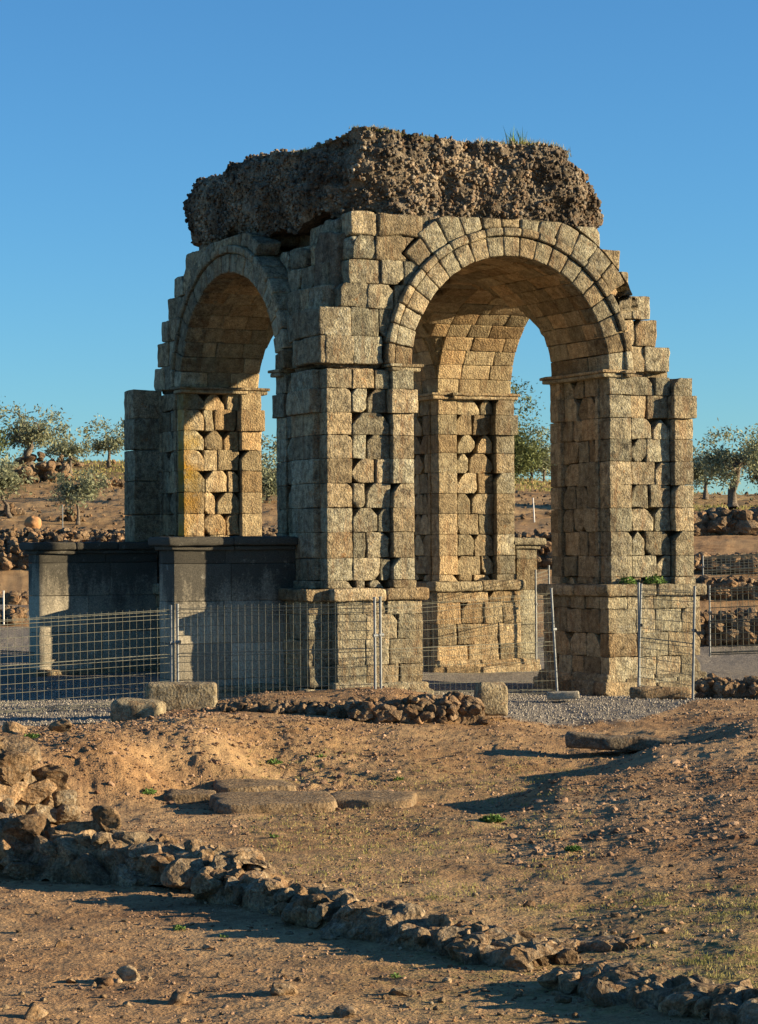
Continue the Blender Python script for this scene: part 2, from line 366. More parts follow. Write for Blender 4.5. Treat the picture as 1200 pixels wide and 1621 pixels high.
# ------------------------------------------------------------------ terrain
F2 = np.array([math.sin(YAW), math.cos(YAW)]); R2 = np.array([math.cos(YAW), -math.sin(YAW)])
EYE = CAM_LOC[2]; FP = FPX
def HY(px): return 873.2-.0068*px
def zy(d, y, px=600): return EYE-(y-HY(px))*d/FP       # height seen at picture row y at distance d
PROF = {   # column of the view : [(distance, height)]
 -900: [(2,.4),(8,.3),(12,.22),(15,.12),(19,.05),(23,.0),(28,.1),(31,.2),(36,.0),(46,0),(55,.3),(70,1.0),(74,2.4),(78,2.8),(85,3.1),(100,4.4),(130,7.0),(150,7.6),(250,6),(700,4)],
    0: [(2,.3),(8,.26),(12,.22),(15,.12),(19,.0),(21.5,-.02),(23,.05),(26,.05),(27.5,.3),(31,.28),(33,.12),(36,-.02),(41,0),(46,0),(55,.3),(62,.65),(70,1.0),(74,2.35),(78,2.8),(85,3.15),(100,4.3),(125,6.6),(140,6.9),(250,5),(700,3)],
  150: [(2,.3),(8,.26),(12,.22),(15,.12),(19,.0),(23,-.12),(26.6,-.25),(27.1,-.22),(27.9,.26),(28.6,.38),(31,.3),(33,.15),(36,.0),(41,.02),(46,0),(55,.3),(62,.6),(70,1.0),(74,2.35),(78,2.8),(85,3.15),(100,4.3),(125,6.75),(140,7),(250,5),(700,3)],
  300: [(2,.3),(8,.26),(12,.22),(15,.12),(19,.0),(23,-.12),(27,-.25),(28.6,-.22),(29.4,.2),(30.4,.35),(33,.3),(35.3,.2),(36,.2),(37.6,.12),(41,.02),(46,0),(55,.3),(62,.6),(70,1.0),(74,2.2),(78,2.6),(85,3.1),(100,4.3),(125,6.7),(140,7),(250,5),(700,3)],
  450: [(2,.3),(8,.26),(12,.22),(15,.12),(19,.0),(23,-.12),(27,-.25),(30.4,-.22),(31.4,.02),(33,.22),(35.0,.16),(36,.3),(38.5,.28),(41,.1),(46,0),(55,.1),(62,.5),(70,1.0),(74,2.0),(78,2.5),(85,3.0),(100,4.2),(125,6.3),(140,6.5),(250,5),(700,3)],
  600: [(2,.3),(8,.26),(12,.22),(15,.12),(19,.0),(23,-.12),(27,-.25),(29,-.25),(31,-.15),(34,.08),(35.0,.08),(36,.34),(38.5,.34),(41,.15),(43,.0),(46,0),(55,.1),(62,.4),(70,1.0),(74,2.0),(78,2.5),(85,3.0),(100,4.2),(125,6.1),(140,6.4),(250,5),(700,3)],
  780: [(2,.3),(8,.26),(12,.22),(15,.12),(19,.0),(23,-.10),(24.5,-.07),(26,-.25),(30,-.25),(32,-.15),(34,-.02),(36,.02),(38,.05),(41,.05),(46,-.05),(55,0),(62,.3),(68,1.3),(74,2.4),(78,2.8),(85,3.2),(100,4.2),(130,5.9),(140,6.0),(250,5),(700,3)],
  900: [(2,.3),(8,.26),(12,.22),(15,.12),(19,.02),(23,-.03),(26,.0),(27.2,.05),(28.2,-.22),(31,-.25),(34,-.1),(36,-.1),(38,-.03),(41,.06),(46,-.12),(55,0),(62,.3),(68,1.3),(74,2.4),(78,2.8),(85,3.2),(100,4.1),(128,5.6),(140,5.7),(250,4),(700,3)],
 1050: [(2,.3),(8,.26),(12,.24),(15,.16),(19,.08),(23,.05),(27,.09),(30,.15),(31.,-.1),(33,-.17),(34,-.12),(36,-.06),(38,-.03),(41,.04),(46,-.12),(55,-.05),(60,0),(64,.9),(70,1.6),(76,2.6),(82,2.95),(92,3.5),(115,4.75),(125,4.8),(250,3),(700,2)],
 1200: [(2,.3),(8,.26),(12,.26),(15,.22),(19,.12),(23,.11),(28,.17),(33,.25),(34.2,.05),(36,.0),(38,-.02),(41,.02),(46,-.1),(52,-.1),(60,.0),(64,.9),(70,1.6),(76,2.6),(82,2.95),(92,3.45),(115,4.65),(125,4.65),(250,3),(700,2)],
 2000: [(2,.3),(8,.26),(12,.24),(15,.16),(19,.15),(26,.22),(33,.32),(36,.05),(46,0),(60,0),(64,.9),(70,1.6),(76,2.6),(92,3.4),(115,4.5),(125,4.5),(250,3),(700,2)],
}
_cx = np.array(sorted(PROF)); _ct = (_cx-600)/FP
_dg = np.concatenate([np.arange(2, 50, .25), np.arange(50, 160, 1.), np.geomspace(160, 700, 40)])
_tab = []
for c in _cx:
    p = np.array(PROF[c], float); z = np.interp(_dg, p[:, 0], p[:, 1])
    _tab.append(z)
_tab = np.array(_tab)
for _ in range(2): _tab[:, 1:-1] = .25*_tab[:, :-2]+.5*_tab[:, 1:-1]+.25*_tab[:, 2:]
def ground_td(t, d):
    """base height at view tangent t and distance d (both arrays)"""
    t = np.clip(t, _ct[0], _ct[-1]); d = np.clip(d, 2, 699)
    k = np.clip(np.searchsorted(_ct, t)-1, 0, len(_ct)-2); a = (t-_ct[k])/(_ct[k+1]-_ct[k]); a = a*a*(3-2*a)
    q = np.clip(np.searchsorted(_dg, d)-1, 0, len(_dg)-2); b = (d-_dg[q])/(_dg[q+1]-_dg[q])
    z = (1-a)*((1-b)*_tab[k, q]+b*_tab[k, q+1])+a*((1-b)*_tab[k+1, q]+b*_tab[k+1, q+1])
    w_ = np.where(d < 50, np.clip((42.5-d)/2.5, 0, 1), np.clip((d-56)/6, 0, 1))
    return z+.0036*d*w_*(1-.75*np.clip((d-12)/-8, 0, 1))
def rough_z(XY, d, slope=None):
    P = np.stack([XY[:, 0], XY[:, 1], np.zeros(len(XY))], 1)
    rel_ = XY-CAM_LOC[:2]; tx = (rel_@R2)/np.maximum(d, .5)*FP+600
    a = np.interp(d, [10, 22, 34, 40, 46, 62, 80, 130], [.02, .027, .04, .03, .012, .04, .05, .08])
    z = fbm(P, 1.1, 5, 3)*a*1.1+fbm(P, 4.5, 11, 3, .6)*a*.75
    z = z+(np.maximum(vn(P, 19, 23), 0)*.22+np.maximum(vn(P, 43, 27), 0)*.22)*a*(d < 45)
    bk = np.clip((d-26)/1.5, 0, 1)*np.clip((35-d)/2, 0, 1)*np.clip((640-tx)/120, 0, 1)
    z = z+bk*(fbm(P, 4.5, 83, 4, .85)*.035+np.maximum(vn(P, 14, 85), 0)*.025)
    pl = np.clip((d-80)/6, 0, 1)*np.clip((150-d)/10, 0, 1); q = rel_@F2
    z = z+pl*(np.sin(q*3.1+vn(P, .25, 7)*3)*.035+vn(P, 1.3, 91)*.05)
    return z
def ground_xy(XY):
    XY = np.atleast_2d(XY); rel = XY-CAM_LOC[:2]; d = rel@F2; t = (rel@R2)/np.maximum(d, .5)
    return ground_td(t, d)+rough_z(XY, d)
def gp(px, d):
    """point of the ground in picture column px at distance d"""
    t = (px-600)/FP; xy = CAM_LOC[:2]+d*(F2+t*R2); return np.array([xy[0], xy[1], ground_xy(xy[None])[0]])
def gpy(px, py, dmin=6, dmax=140):
    """nearest ground point seen at picture position (px, py)"""
    d = np.arange(dmin, dmax, .15); t = np.full(len(d), (px-600)/FP); xy = CAM_LOC[:2]+d[:, None]*(F2+t[:, None]*R2)
    z = ground_xy(xy); y = HY(px)-(z-EYE)*FP/d; i = np.argmax(y <= py); i = max(i, 0)
    return np.array([xy[i, 0], xy[i, 1], z[i]]), d[i]
def at(px, py, d):
    t = (px-600)/FP; xy = CAM_LOC[:2]+d*(F2+t*R2); return np.array([xy[0], xy[1], zy(d, py, px)])

def gravel_mask(px, py_d):
    return 0
tt = np.concatenate([np.linspace(-1.6, -.32, 40)[:-1], np.linspace(-.32, -.19, 40)[:-1], np.linspace(-.19, .19, 440), np.linspace(.19, .32, 40)[1:], np.linspace(.32, 1.6, 40)[1:]])
dd = np.concatenate([np.geomspace(2.5, 10.5, 90)[:-1], np.geomspace(10.5, 42, 520)[:-1], np.geomspace(42, 140, 190)[:-1], np.geomspace(140, 700, 60)])
TT, DD = np.meshgrid(tt, dd); t_, d_ = TT.ravel(), DD.ravel()
XY = CAM_LOC[:2]+d_[:, None]*(F2+t_[:, None]*R2)
Z = ground_td(t_, d_)+rough_z(XY, d_)
V = np.column_stack([XY, Z]); nr, nc = TT.shape
ii = np.arange((nr-1)*(nc-1)); r_ = ii//(nc-1); c_ = ii % (nc-1); a_ = r_*nc+c_
Q = np.stack([a_, a_+1, a_+1+nc, a_+nc], 1)
PX = 600+t_*FP
YP = 855+(EYE-Z)*FP/d_
def band(x, a, b, s): return 1/(1+np.exp(-(x-a)/s))*1/(1+np.exp((x-b)/s))
# gravel round the monument, dirt elsewhere
gd = np.interp(PX, [-900, 0, 170, 230, 330, 700, 760, 820, 1000, 1100, 1300], [35.2, 35.2, 35.6, 38, 40.5, 40.5, 36.6, 36.2, 36.6, 40, 41])
gravel = band(d_, gd, 61, .5)
gravel = np.maximum(gravel, band(PX, -400, 50, 20)*band(d_, 61, 70.5, .8)*.8)
gravel = np.maximum(gravel, band(d_, 77, 81, .7)*.35)
turf = band(PX, 640, 1500, 90)*band(d_, 12.4, 17, .8)*1.1+band(PX, 350, 900, 80)*band(d_, 19, 33, 2.)*.45
turf += band(d_, 82, 400, 1.)*.30+band(d_, 112, 160, 2.)*.7*(PX < 700)+band(d_, 84, 120, 2.)*.45*(PX > 1000)
mb = MB(); mb.add(V, Q, rnd=.5, warm=np.clip(turf, 0, 1), lichen=np.clip(gravel, 0, 1))
tag(mb.build('ground', M_GROUND), kind='structure')
print('ground', len(V))

# ================================================================== THE MONUMENT
WX, WY = 7.62, 8.70
X1, X2 = 1.69, 5.82          # passage seen through the right front
Y1, Y2 = 2.15, 7.03
ZP, ZS = 1.96, 5.98          # podium top, springing
XC, YC = (X1+X2)/2, (Y1+Y2)/2
AX, AY, BZ = (X2-X1)/2, (Y2-Y1)/2, 2.07
arch = tag(empty('ruined_arch', (XC, YC, 0)), 'weathered four-way stone arch ruin with rubble core top standing on gravel', 'arch')
LOC = (XC, YC, 0)
def part(mb, name, mat=M_STONE, parent=arch, label=None):
    o = mb.build(name, mat, parent=parent, loc=LOC if parent is arch else None)
    if label: o['label'] = label
    return o
ZC = [1.96, 2.10, 2.50, 2.96, 3.40, 3.84, 4.28, 4.70, 5.10, 5.53, 5.88]
def face_blocks(mb, axis, plane, out, segs, z0, z1, depth, ci, warm=0., lich=0., pc0=.5):
    """one course of one side. axis: running axis, plane: face coordinate, out: outward sign on the other axis"""
    oth = 1-axis
    for (u0, u1, proud, mode) in segs:
        if mode == 'one': cutsu = [u0, u1]
        else:
            L = u1-u0; cutsu = [u0]
            n = max(1, int(round(L/((.36 if pc0 > .2 else .5)+.16*rng.random()))))
            if n > 1:
                js = np.linspace(u0, u1, n+1)[1:-1]+(rng.random(n-1)-.5)*.16+(.085 if ci % 2 else -.085)*(n > 1)
                cutsu += [j for j in js if u0+.14 < j < u1-.14]
            cutsu += [u1]
        fun = [rng.random() < pc0*1.2 for _ in cutsu]; gp_ = [.004+.018*rng.random()*(mode == 'rand' and pc0 > .2) for _ in cutsu]
        for bi, (a, b) in enumerate(zip(cutsu[:-1], cutsu[1:])):
            if mode == 'rand': a += gp_[bi]; b -= gp_[bi+1]
            one = mode == 'one'; pr = proud+(rng.random()-.5)*(.012 if one else .035)
            lo = [0, 0, z0]; hi = [0, 0, z1]
            lo[axis], hi[axis] = a, b
            f = plane+out*pr; bk = plane-out*depth
            lo[oth], hi[oth] = min(f, bk), max(f, bk)
            cuts = []
            if mode == 'rand' and b-a > .2:
                for sa in (-1, 1):
                    if fun[bi+(sa > 0)] and rng.random() < .72: cuts.append((axis, sa, 1, min(.09+.13*rng.random(), (b-a)*.5)))
                    if rng.random() < pc0*.3: cuts.append((axis, sa, -1, .05+.07*rng.random()))
            elif mode == 'one':
                for sa in (-1, 1):
                    if rng.random() < pc0*.5 and b-a > .3 and ((sa > 0) == (a < (segs[0][0]+segs[-1][1])/2)): cuts.append((axis, sa, 1, .07+.1*rng.random()))
            addb(mb, lo, hi, r=(.012+.008*rng.random()) if one else (.013+.010*rng.random()), gap=.002, cuts=cuts, step=.055 if mode == 'rand' else .08, rough=.009 if one else .017, fine=.009 if one else .012, warm=warm, lichen=lich)
def darkcore(mb, lo, hi):
    r = rblock(lo, hi, r=.05, step=.3, rough=.05, fine=.03); mb.add(r[0], r[1], rnd=.05, warm=.2)

def pier(name, x0, x1, y0, y1, inx, iny, styles, label, lich=None):
    """inx / iny: +1 when the passage lies on the +x / +y side"""
    t = MB(); w_ = .45
    fx = x1 if inx > 0 else x0; fy = y1 if iny > 0 else y0
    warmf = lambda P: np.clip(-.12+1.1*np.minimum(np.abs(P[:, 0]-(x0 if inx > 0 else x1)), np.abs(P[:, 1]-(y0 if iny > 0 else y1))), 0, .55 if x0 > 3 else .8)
    li = (lambda P: np.zeros(len(P))) if lich is None else lich
    for ci in range(len(ZC)-1):
        z0, z1 = ZC[ci], ZC[ci+1]
        if ci == 0: ext = .03
        elif ci == len(ZC)-2: ext = 0.
        else: ext = 0.
        cap = (ci == 8); bas = (ci == 0); imp = (ci == 9)
        for axis, plane, out, a, b, key in ((0, y0, -1, x0, x1, 'f'), (0, y1, 1, x0, x1, 'b'), (1, x0, -1, y0, y1, 'l'), (1, x1, 1, y0, y1, 'r')):
            st = styles.get(key, (.10, .10)); p0, p1 = st[:2]
            w0 = st[2] if len(st) > 2 else w_; w1 = st[3] if len(st) > 3 else w_
            e0 = p0+(.08 if (cap and p0 > .05) else 0)+(.05 if bas and p0 > .05 else 0)
            e1 = p1+(.08 if (cap and p1 > .05) else 0)+(.05 if bas and p1 > .05 else 0)
            mz0 = z0
            if bas:
                segs = [(a-(e0 if axis == 1 else 0)*0, a+w0+.04, e0, 'one'), (a+w0+.04, b-w1-.04, .0, 'rand'), (b-w1-.04, b, e1, 'one')]
            else:
                g0 = .05 if cap and p0 > .05 else 0; g1 = .05 if cap and p1 > .05 else 0
                segs = [(a-g0, a+w0+g0, e0, 'one'), (a+w0+g0, b-w1-g1, .0, 'rand'), (b-w1-g1, b+g1, e1, 'one')]
            if axis == 1:   # butt against the front and back faces
                segs = [(u0+(.32 if i == 0 else 0), u1-(.32 if i == 2 else 0), p, m) for i, (u0, u1, p, m) in enumerate(segs)]
                segs = [s for s in segs if s[1]-s[0] > .08]
            face_blocks(t, axis, plane, out, segs, z0, z1, .34, ci, warm=warmf, lich=li)
    darkcore(t, (x0+.28, y0+.28, ZP), (x1-.28, y1-.28, ZS+.05))
    # impost moulding: cyma + fillet around the two jambs and over the inner pilasters
    for (lo, hi) in mould_boxes(x0, x1, y0, y1, inx, iny, w_):
        addb(t, (lo[0], lo[1], ZS-.13), (hi[0], hi[1], ZS-.045), r=.03, warm=.4, rough=.008, fine=.006, step=.2, lichen=li)
        g = .035
        addb(t, (lo[0]-g, lo[1]-g, ZS-.05), (hi[0]+g, hi[1]+g, ZS+.015), r=.02, warm=.3, rough=.008, fine=.008, step=.2, lichen=li)
    return part(t, name, label=label)
def mould_boxes(x0, x1, y0, y1, inx, iny, w_):
    e = .16; B = []
    # jamb face looking along x, whole depth
    if inx > 0: B.append(((x1-.3, y0-.10, 0), (x1+e, y1+.1, 0))); B.append(((x1-w_-.02, y0-e, 0), (x1-.3, y0+.2, 0)))
    else: B.append(((x0-e, y0-.10, 0), (x0+.3, y1+.1, 0))); B.append(((x0+.3, y0-e, 0), (x0+w_+.02, y0+.2, 0)))
    if iny > 0: B.append(((x0-.1, y1-.3, 0), (x1-.3, y1+e, 0)) if inx > 0 else ((x0+.3, y1-.3, 0), (x1+.1, y1+e, 0)))
    else: B.append(((x0-.1, y0-e, 0), (x1-.3, y0+.3, 0)) if inx > 0 else ((x0+.3, y0-e, 0), (x1+.1, y0+.3, 0)))
    return B

lichB = lambda P: np.clip(1.05+.7*vn(P, 3.3, 12)-np.abs(P[:, 0]-.0)*2.9, 0, 1)*(P[:, 0] > -.01)*(P[:, 1] < Y2+.25)*np.clip((6.2-P[:, 2])*.35+.35, 0, 1)*1.
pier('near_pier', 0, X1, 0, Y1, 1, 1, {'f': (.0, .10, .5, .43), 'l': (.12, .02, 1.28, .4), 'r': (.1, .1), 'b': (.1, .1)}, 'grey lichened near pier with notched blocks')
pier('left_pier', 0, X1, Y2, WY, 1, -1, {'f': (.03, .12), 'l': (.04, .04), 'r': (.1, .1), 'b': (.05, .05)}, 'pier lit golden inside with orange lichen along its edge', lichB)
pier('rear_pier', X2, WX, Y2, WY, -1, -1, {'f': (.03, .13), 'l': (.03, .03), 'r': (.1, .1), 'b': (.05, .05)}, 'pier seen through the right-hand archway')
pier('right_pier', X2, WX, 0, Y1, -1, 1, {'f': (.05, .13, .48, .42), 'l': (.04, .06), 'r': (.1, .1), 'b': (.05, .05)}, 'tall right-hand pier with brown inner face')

# ---- podium of every pier
def podium(name, x0, x1, y0, y1, warmx, label=None, ext=None, nt_=.08):
    t = MB()
    zs = [-.15, .20, .60, 1.05, 1.50, 1.74]
    wf = lambda P: np.clip(.6-1.6*np.minimum(np.abs(P[:, 0]-warmx[0]), np.abs(P[:, 1]-warmx[1])), .1, .8)
    def body(x0, x1, y0, y1):
        for ci in range(5):
            z0, z1 = zs[ci], zs[ci+1]
            pr = .09 if ci == 0 else .0
            for axis, plane, out, a, b in ((0, y0, -1, x0, x1), (0, y1, 1, x0, x1), (1, x0, -1, y0+.3, y1-.3), (1, x1, 1, y0+.3, y1-.3)):
                e = pr if axis == 0 else 0
                face_blocks(t, axis, plane, out, [(a-e, b+e, pr, 'rand')], z0, z1, .3, ci, warm=wf, pc0=nt_)
        darkcore(t, (x0+.14, y0+.14, -.2), (x1-.14, y1-.14, ZP-.1))
    body(x0, x1, y0, y1)
    if ext: body(*ext)
    o = part(t, name, label=label)
    # cornice and sloping base as sub-parts
    c = MB()
    def ring(x0, x1, y0, y1, z0, z1, e, n=.8, r=.05, drop=.0):
        for axis, plane, out, a, b in ((0, y0, -1, x0-e, x1+e), (0, y1, 1, x0-e, x1+e), (1, x0, -1, y0+.3, y1-.3), (1, x1, 1, y0+.3, y1-.3)):
            k = max(1, int((b-a)/n)); js = np.linspace(a, b, k+1); js[1:-1] += (rng.random(max(k-1, 0))-.5)*.2
            for u0, u1 in zip(js[:-1], js[1:]):
                lo = [0, 0, z0]; hi = [0, 0, z1+(rng.random()-.5)*.02]; lo[axis], hi[axis] = u0, u1
                f = plane+out*(e+(rng.random()-.5)*.03); bk = plane-out*.3; lo[1-axis], hi[1-axis] = min(f, bk), max(f, bk)
                addb(c, lo, hi, r=r, cuts=[(axis, s, -1, .08) for s in (-1, 1) if rng.random() < .15], rough=.022, fine=.012, gap=.002, warm=wf, step=.06)
    ring(x0, x1, y0, y1, 1.74, ZP, .10)
    if ext: ring(*ext, 1.74, ZP, .10)
    part(c, 'podium_cornice', parent=o)
    c = MB(); ring(x0, x1, y0, y1, -.15, .14, .16, r=.04, n=.9); ring(x0, x1, y0, y1, .12, .28, .09, r=.05, n=.9)
    part(c, 'podium_base', parent=o)
    return o
# sub-part meshes are written in world coordinates: shift them to the parent's frame
_part0 = part
def part(mb, name, mat=M_STONE, parent=arch, label=None):
    o = mb.build(name, mat, parent=parent, loc=LOC)
    if parent is not arch: o.location = (0, 0, 0)
    if label: o['label'] = label
    return o
podium('near_podium', .10, X1+.12, -.16, Y1+.14, (X1+.12, Y1+.14), ext=(-.36, .30, .05, 1.5))
podium('left_podium', -.15, X1+.12, Y2-.16, WY+.14, (X1+.12, Y2))
podium('rear_podium', X2-.13, WX+.12, Y2-.16, WY+.14, (X2-.1, Y2-.16), label='podium with pinkish worn blocks', nt_=.06)
podium('right_podium', X2-.14, WX+.12, -.16, Y1+.14, (X2-.14, Y1), nt_=.08)

# ---- archivolts and vaults
def arcmap(axis, c, a):
    """local (s=angle, other=along, z=radial offset) -> world"""
    def f(P):
        th, al, dr = P[:, 0]/2.2, P[:, 1], P[:, 2]
        u = c-(a+dr)*np.cos(th); z = ZS+(BZ+dr)*np.sin(th); 
        return np.stack([u, al, z], 1) if axis == 0 else np.stack([al, u, z], 1)
    return f
def barrel(mb, axis, c, a, al0, al1, nth, dr1=.5, skip=None, warm=.85, front=None, wid=.6):
    mf = arcmap(axis, c, a); th = np.linspace(0, pi, nth+1)
    for k in range(nth):
        al = al0
        while al < al1-.05:
            L = wid*(.8+.5*rng.random())
            if al1-al-L < .3: L = al1-al
            tm = (th[k]+th[k+1])/2; um = c-a*math.cos(tm); zm = ZS+BZ*math.sin(tm); am = al+L/2
            if not (skip and skip(um, am, zm)):
                j = (rng.random()-.5)*.02
                r = rblock((th[k]*2.2, al, j), (th[k+1]*2.2, al+L, dr1), r=.02, step=.13, rough=.010, fine=.006, mapf=mf, gap=.003)
                mb.add(r[0], r[1], warm=np.clip(warm-(np.exp(-np.abs(r[0][:, 1-axis]-al0)*3) if front else 0)*.8, 0, 1))
            al += L
v = MB()
barrel(v, 0, XC, AX, .02, Y1, 21, front=True)
barrel(v, 0, XC, AX, Y2, WY, 21)
barrel(v, 1, YC, AY, .02, X1, 21, front=True)
barrel(v, 1, YC, AY, X2, WX, 21)
# crossing
barrel(v, 0, XC, AX, Y1, Y2, 21, skip=lambda u, al, z: ZS+BZ*math.sqrt(max(0, 1-((al-YC)/AY)**2)) > z-.38)
barrel(v, 1, YC, AY, X1, X2, 21, skip=lambda u, al, z: ZS+BZ*math.sqrt(max(0, 1-((al-XC)/AX)**2)) > z-.38)
gx, gy = np.meshgrid(np.linspace(X1-.03, X2+.03, 50), np.linspace(Y1-.03, Y2+.03, 60)); gx, gy = gx.ravel(), gy.ravel()
gz = ZS+.05+BZ*np.sqrt(np.clip(1-np.minimum(((gx-XC)/AX)**2, ((gy-YC)/AY)**2), 0, 1))
a_ = np.arange(59*49); a_ = (a_//49)*50+a_ % 49
gz = np.maximum(gz, ZS+.55)
v.add(np.column_stack([gx, gy, gz+.06])+vn3(np.column_stack([gx, gy, gz]), 3, 8)*.03, np.stack([a_, a_+1, a_+51, a_+50], 1), rnd=.4, warm=.8)
part(v, 'vault', label='barrel vaults of brown wedge blocks')

def ringarch(mb, axis, c, a, plane, n, second=(0, 0)):
    mf = arcmap(axis, c, a); th = np.linspace(0, pi, n+1)
    for k in range(n):
        t0, t1 = th[k]*2.2, th[k+1]*2.2; pr = (rng.random()-.5)*.03
        for (d0, d1, p) in ((-.012, .36, .05), (.36, .52, .10)):
            r = rblock((t0, plane-p+pr, d0), (t1, plane+.4, d1), r=.03 if d0 < .3 else .035, step=.09, rough=.012, fine=.008, mapf=mf, gap=.006)
            mb.add(r[0], r[1], rnd=((k*37) % 19)/19., warm=.12)
    # second, outer row of wedge stones where it survives
    for k in range(n):
        tm = math.degrees((th[k]+th[k+1])/2)
        if second[0] < tm < second[1]:
            h = .92 if abs(tm-second[2]) > 14 else 1.0; h = min(h, second[3])
            r = rblock((th[k]*2.2, plane-.02, .52), (th[k+1]*2.2, plane+.45, h), r=.04, step=.1, rough=.03, fine=.01, mapf=mf,
                       clip=lambda P: P)
            P = r[0]; P[:, 2] = np.minimum(P[:, 2], 8.72+vn(P, 3, 4)*.02)
            mb.add(P, r[1], warm=.05)
a1 = MB(); ringarch(a1, 0, XC, AX, 0., 21, (42, 150, 66, 1.0)); part(a1, 'archivolt', label='ring of wedge stones round the right-hand archway')
a2 = MB(); ringarch(a2, 1, YC, AY, 0., 21, (62, 125, 90, .8)); part(a2, 'archivolt', label='shaded ring of wedge stones round the left-hand archway')

# ---- spandrel masonry in level courses, broken off in steps
def spandrel(mb, axis, c, a, plane, z0, z1, u0, u1, side, sec=(0, 0), depth=.5, warm=.03, off=0., rclip=.53):
    oth = 1-axis
    def clip(P):
        du = P[:, axis]-c; dz = P[:, 2]-ZS; th = np.degrees(np.arctan2(np.maximum(dz, 0)/(BZ), -du/a))
        e = np.where((th > sec[0]) & (th < sec[1]), .95, rclip)
        ra = a+e; rb = BZ+e; q = np.sqrt((du/ra)**2+(dz/rb)**2); o = q < 1
        P = P.copy(); f = np.where(o, 1/np.maximum(q, .2), 1.)
        # push sideways only, so courses stay level
        zz = np.clip(dz/rb, -1, 1); ulim = ra*np.sqrt(np.clip(1-zz**2, 0, 1))
        P[o, axis] = c+side*ulim[o]; return P
    zmid = (z0+z1)/2-ZS
    L = u1-u0; n = max(1, int(round(L/.55))); js = np.linspace(u0, u1, n+1); js[1:-1] += (rng.random(n-1)-.5)*.2
    for s, e in zip(js[:-1], js[1:]):
        # is any of it outside the ring?
        far = s if side < 0 else e
        rb = BZ+rclip; ul = (a+rclip)*math.sqrt(max(0, 1-(min(zmid, rb)/rb)**2))
        if (far-c)*side < ul+.06: continue
        lo = [0, 0, z0]; hi = [0, 0, z1]; lo[axis], hi[axis] = s, e
        f = plane+off-(rng.random()-.3)*.05; lo[oth], hi[oth] = f, plane+depth
        if lo[oth] > hi[oth]: continue
        cuts = [(axis, sa, sz, .06+.08*rng.random()) for sa in (-1, 1) for sz in (-1, 1) if rng.random() < .15]
        addb(mb, lo, hi, r=.028, gap=.003, cuts=cuts, clip=clip, rough=.024, fine=.013, step=.08, warm=warm)
zc = [5.98, 6.47, 6.98, 7.42, 7.86, 8.28, 8.70]
s = MB()
# right-hand front: left shoulder
for k, ul in enumerate([0, 0, .30, .48, .55, .55]):
    spandrel(s, 0, XC, AX, 0., zc[k], zc[k+1], ul, XC, -1, sec=(42, 90) if k > 3 else (0, 0), off=.04 if k < 5 else .1)
# right shoulder, stepping down to the right
part(s, 'spandrel', label='blocks between the two arches on the sunlit front'); s = MB()
for k, ur in enumerate([7.22, 6.92, 6.78, 6.30, 6.14, 5.72]):
    spandrel(s, 0, XC, AX, 0., zc[k], zc[k+1], XC, ur, 1, sec=(90, 150), off=.04)
part(s, 'spandrel', label='stepped blocks right of the right-hand arch'); s = MB()
# left-hand side: near shoulder (set back higher up) and far shoulder (stepped)
for k, ul in enumerate([0.35, 0.35, .35, .55, .9]):
    spandrel(s, 1, YC, AY, 0., zc[k], zc[k+1], ul, YC, -1, off=[.04, .04, .12, .30, .42][k], depth=.8)
part(s, 'spandrel', label='shaded blocks right of the left-hand arch'); s = MB()
for k, ur in enumerate([8.68, 8.55, 8.30, 7.98, 7.62, 7.0]):
    spandrel(s, 1, YC, AY, 0., zc[k], zc[k+1], YC, ur, 1, off=.04, depth=.6)
part(s, 'spandrel', label='stepped blocks at the far left of the left-hand arch'); s = MB()
# tall pilaster stub on the near corner of the left side
for k in range(2):
    addb(s, (-.12, .02, zc[k]), (.3, 1.27, zc[k+1]), r=.04, step=.12)
part(s, 'pilaster_stub'); s = MB()
# loose blocks bedded under the core at the near corner
for (lo, hi) in (((.5, .02, 8.28), (1.05, .5, 8.72)), ((1.05, .03, 8.30), (2.0, .6, 8.70)), ((.45, .5, 8.25), (.95, 1.1, 8.66)), ((.5, 1.15, 8.22), (1.0, 1.8, 8.62)),
                 ((.5, .04, 7.86), (1.25, .5, 8.27)), ((.35, .6, 7.86), (.9, 1.5, 8.24)), ((.3, 1.55, 7.86), (.9, 2.2, 8.2))):
    addb(s, lo, hi, r=.06, rough=.04, cuts=[(0, 1, 1, .1)])
part(s, 'bedding_block', label='blocks bedded under the crown at the near corner')

# ---- solid fill over the vaults (stepped, never proud of the faces)
f_ = MB()
def fillbox(lo, hi):
    r = rblock(lo, hi, r=.08, step=.25, rough=.06, fine=.04); f_.add(r[0], r[1], rnd=.2, warm=.2)
fillbox((1.0, .45, 8.35), (5.6, 8.1, 8.75)); fillbox((.5, 3.4, 8.5), (1.2, 7.4, 9.0))
for (x0, x1, y0, y1) in ((.12, X1-.5, .12, Y1-.5), (.12, X1-.5, Y2+.5, WY-.2), (X2+.5, WX-.5, Y2+.5, WY-.2), (X2+.5, WX-.6, .2, Y1-.5)):
    fillbox((x0, y0, 5.9), (x1, y1, 6.9)); 
fillbox((.3, .3, 6.8), (.9, 1.2, 8.4)); fillbox((.3, 7.7, 6.8), (.8, 8.0, 8.0)); fillbox((6.1, .5, 6.8), (6.5, 1.4, 7.5))
part(f_, 'vault_fill', M_CORE)

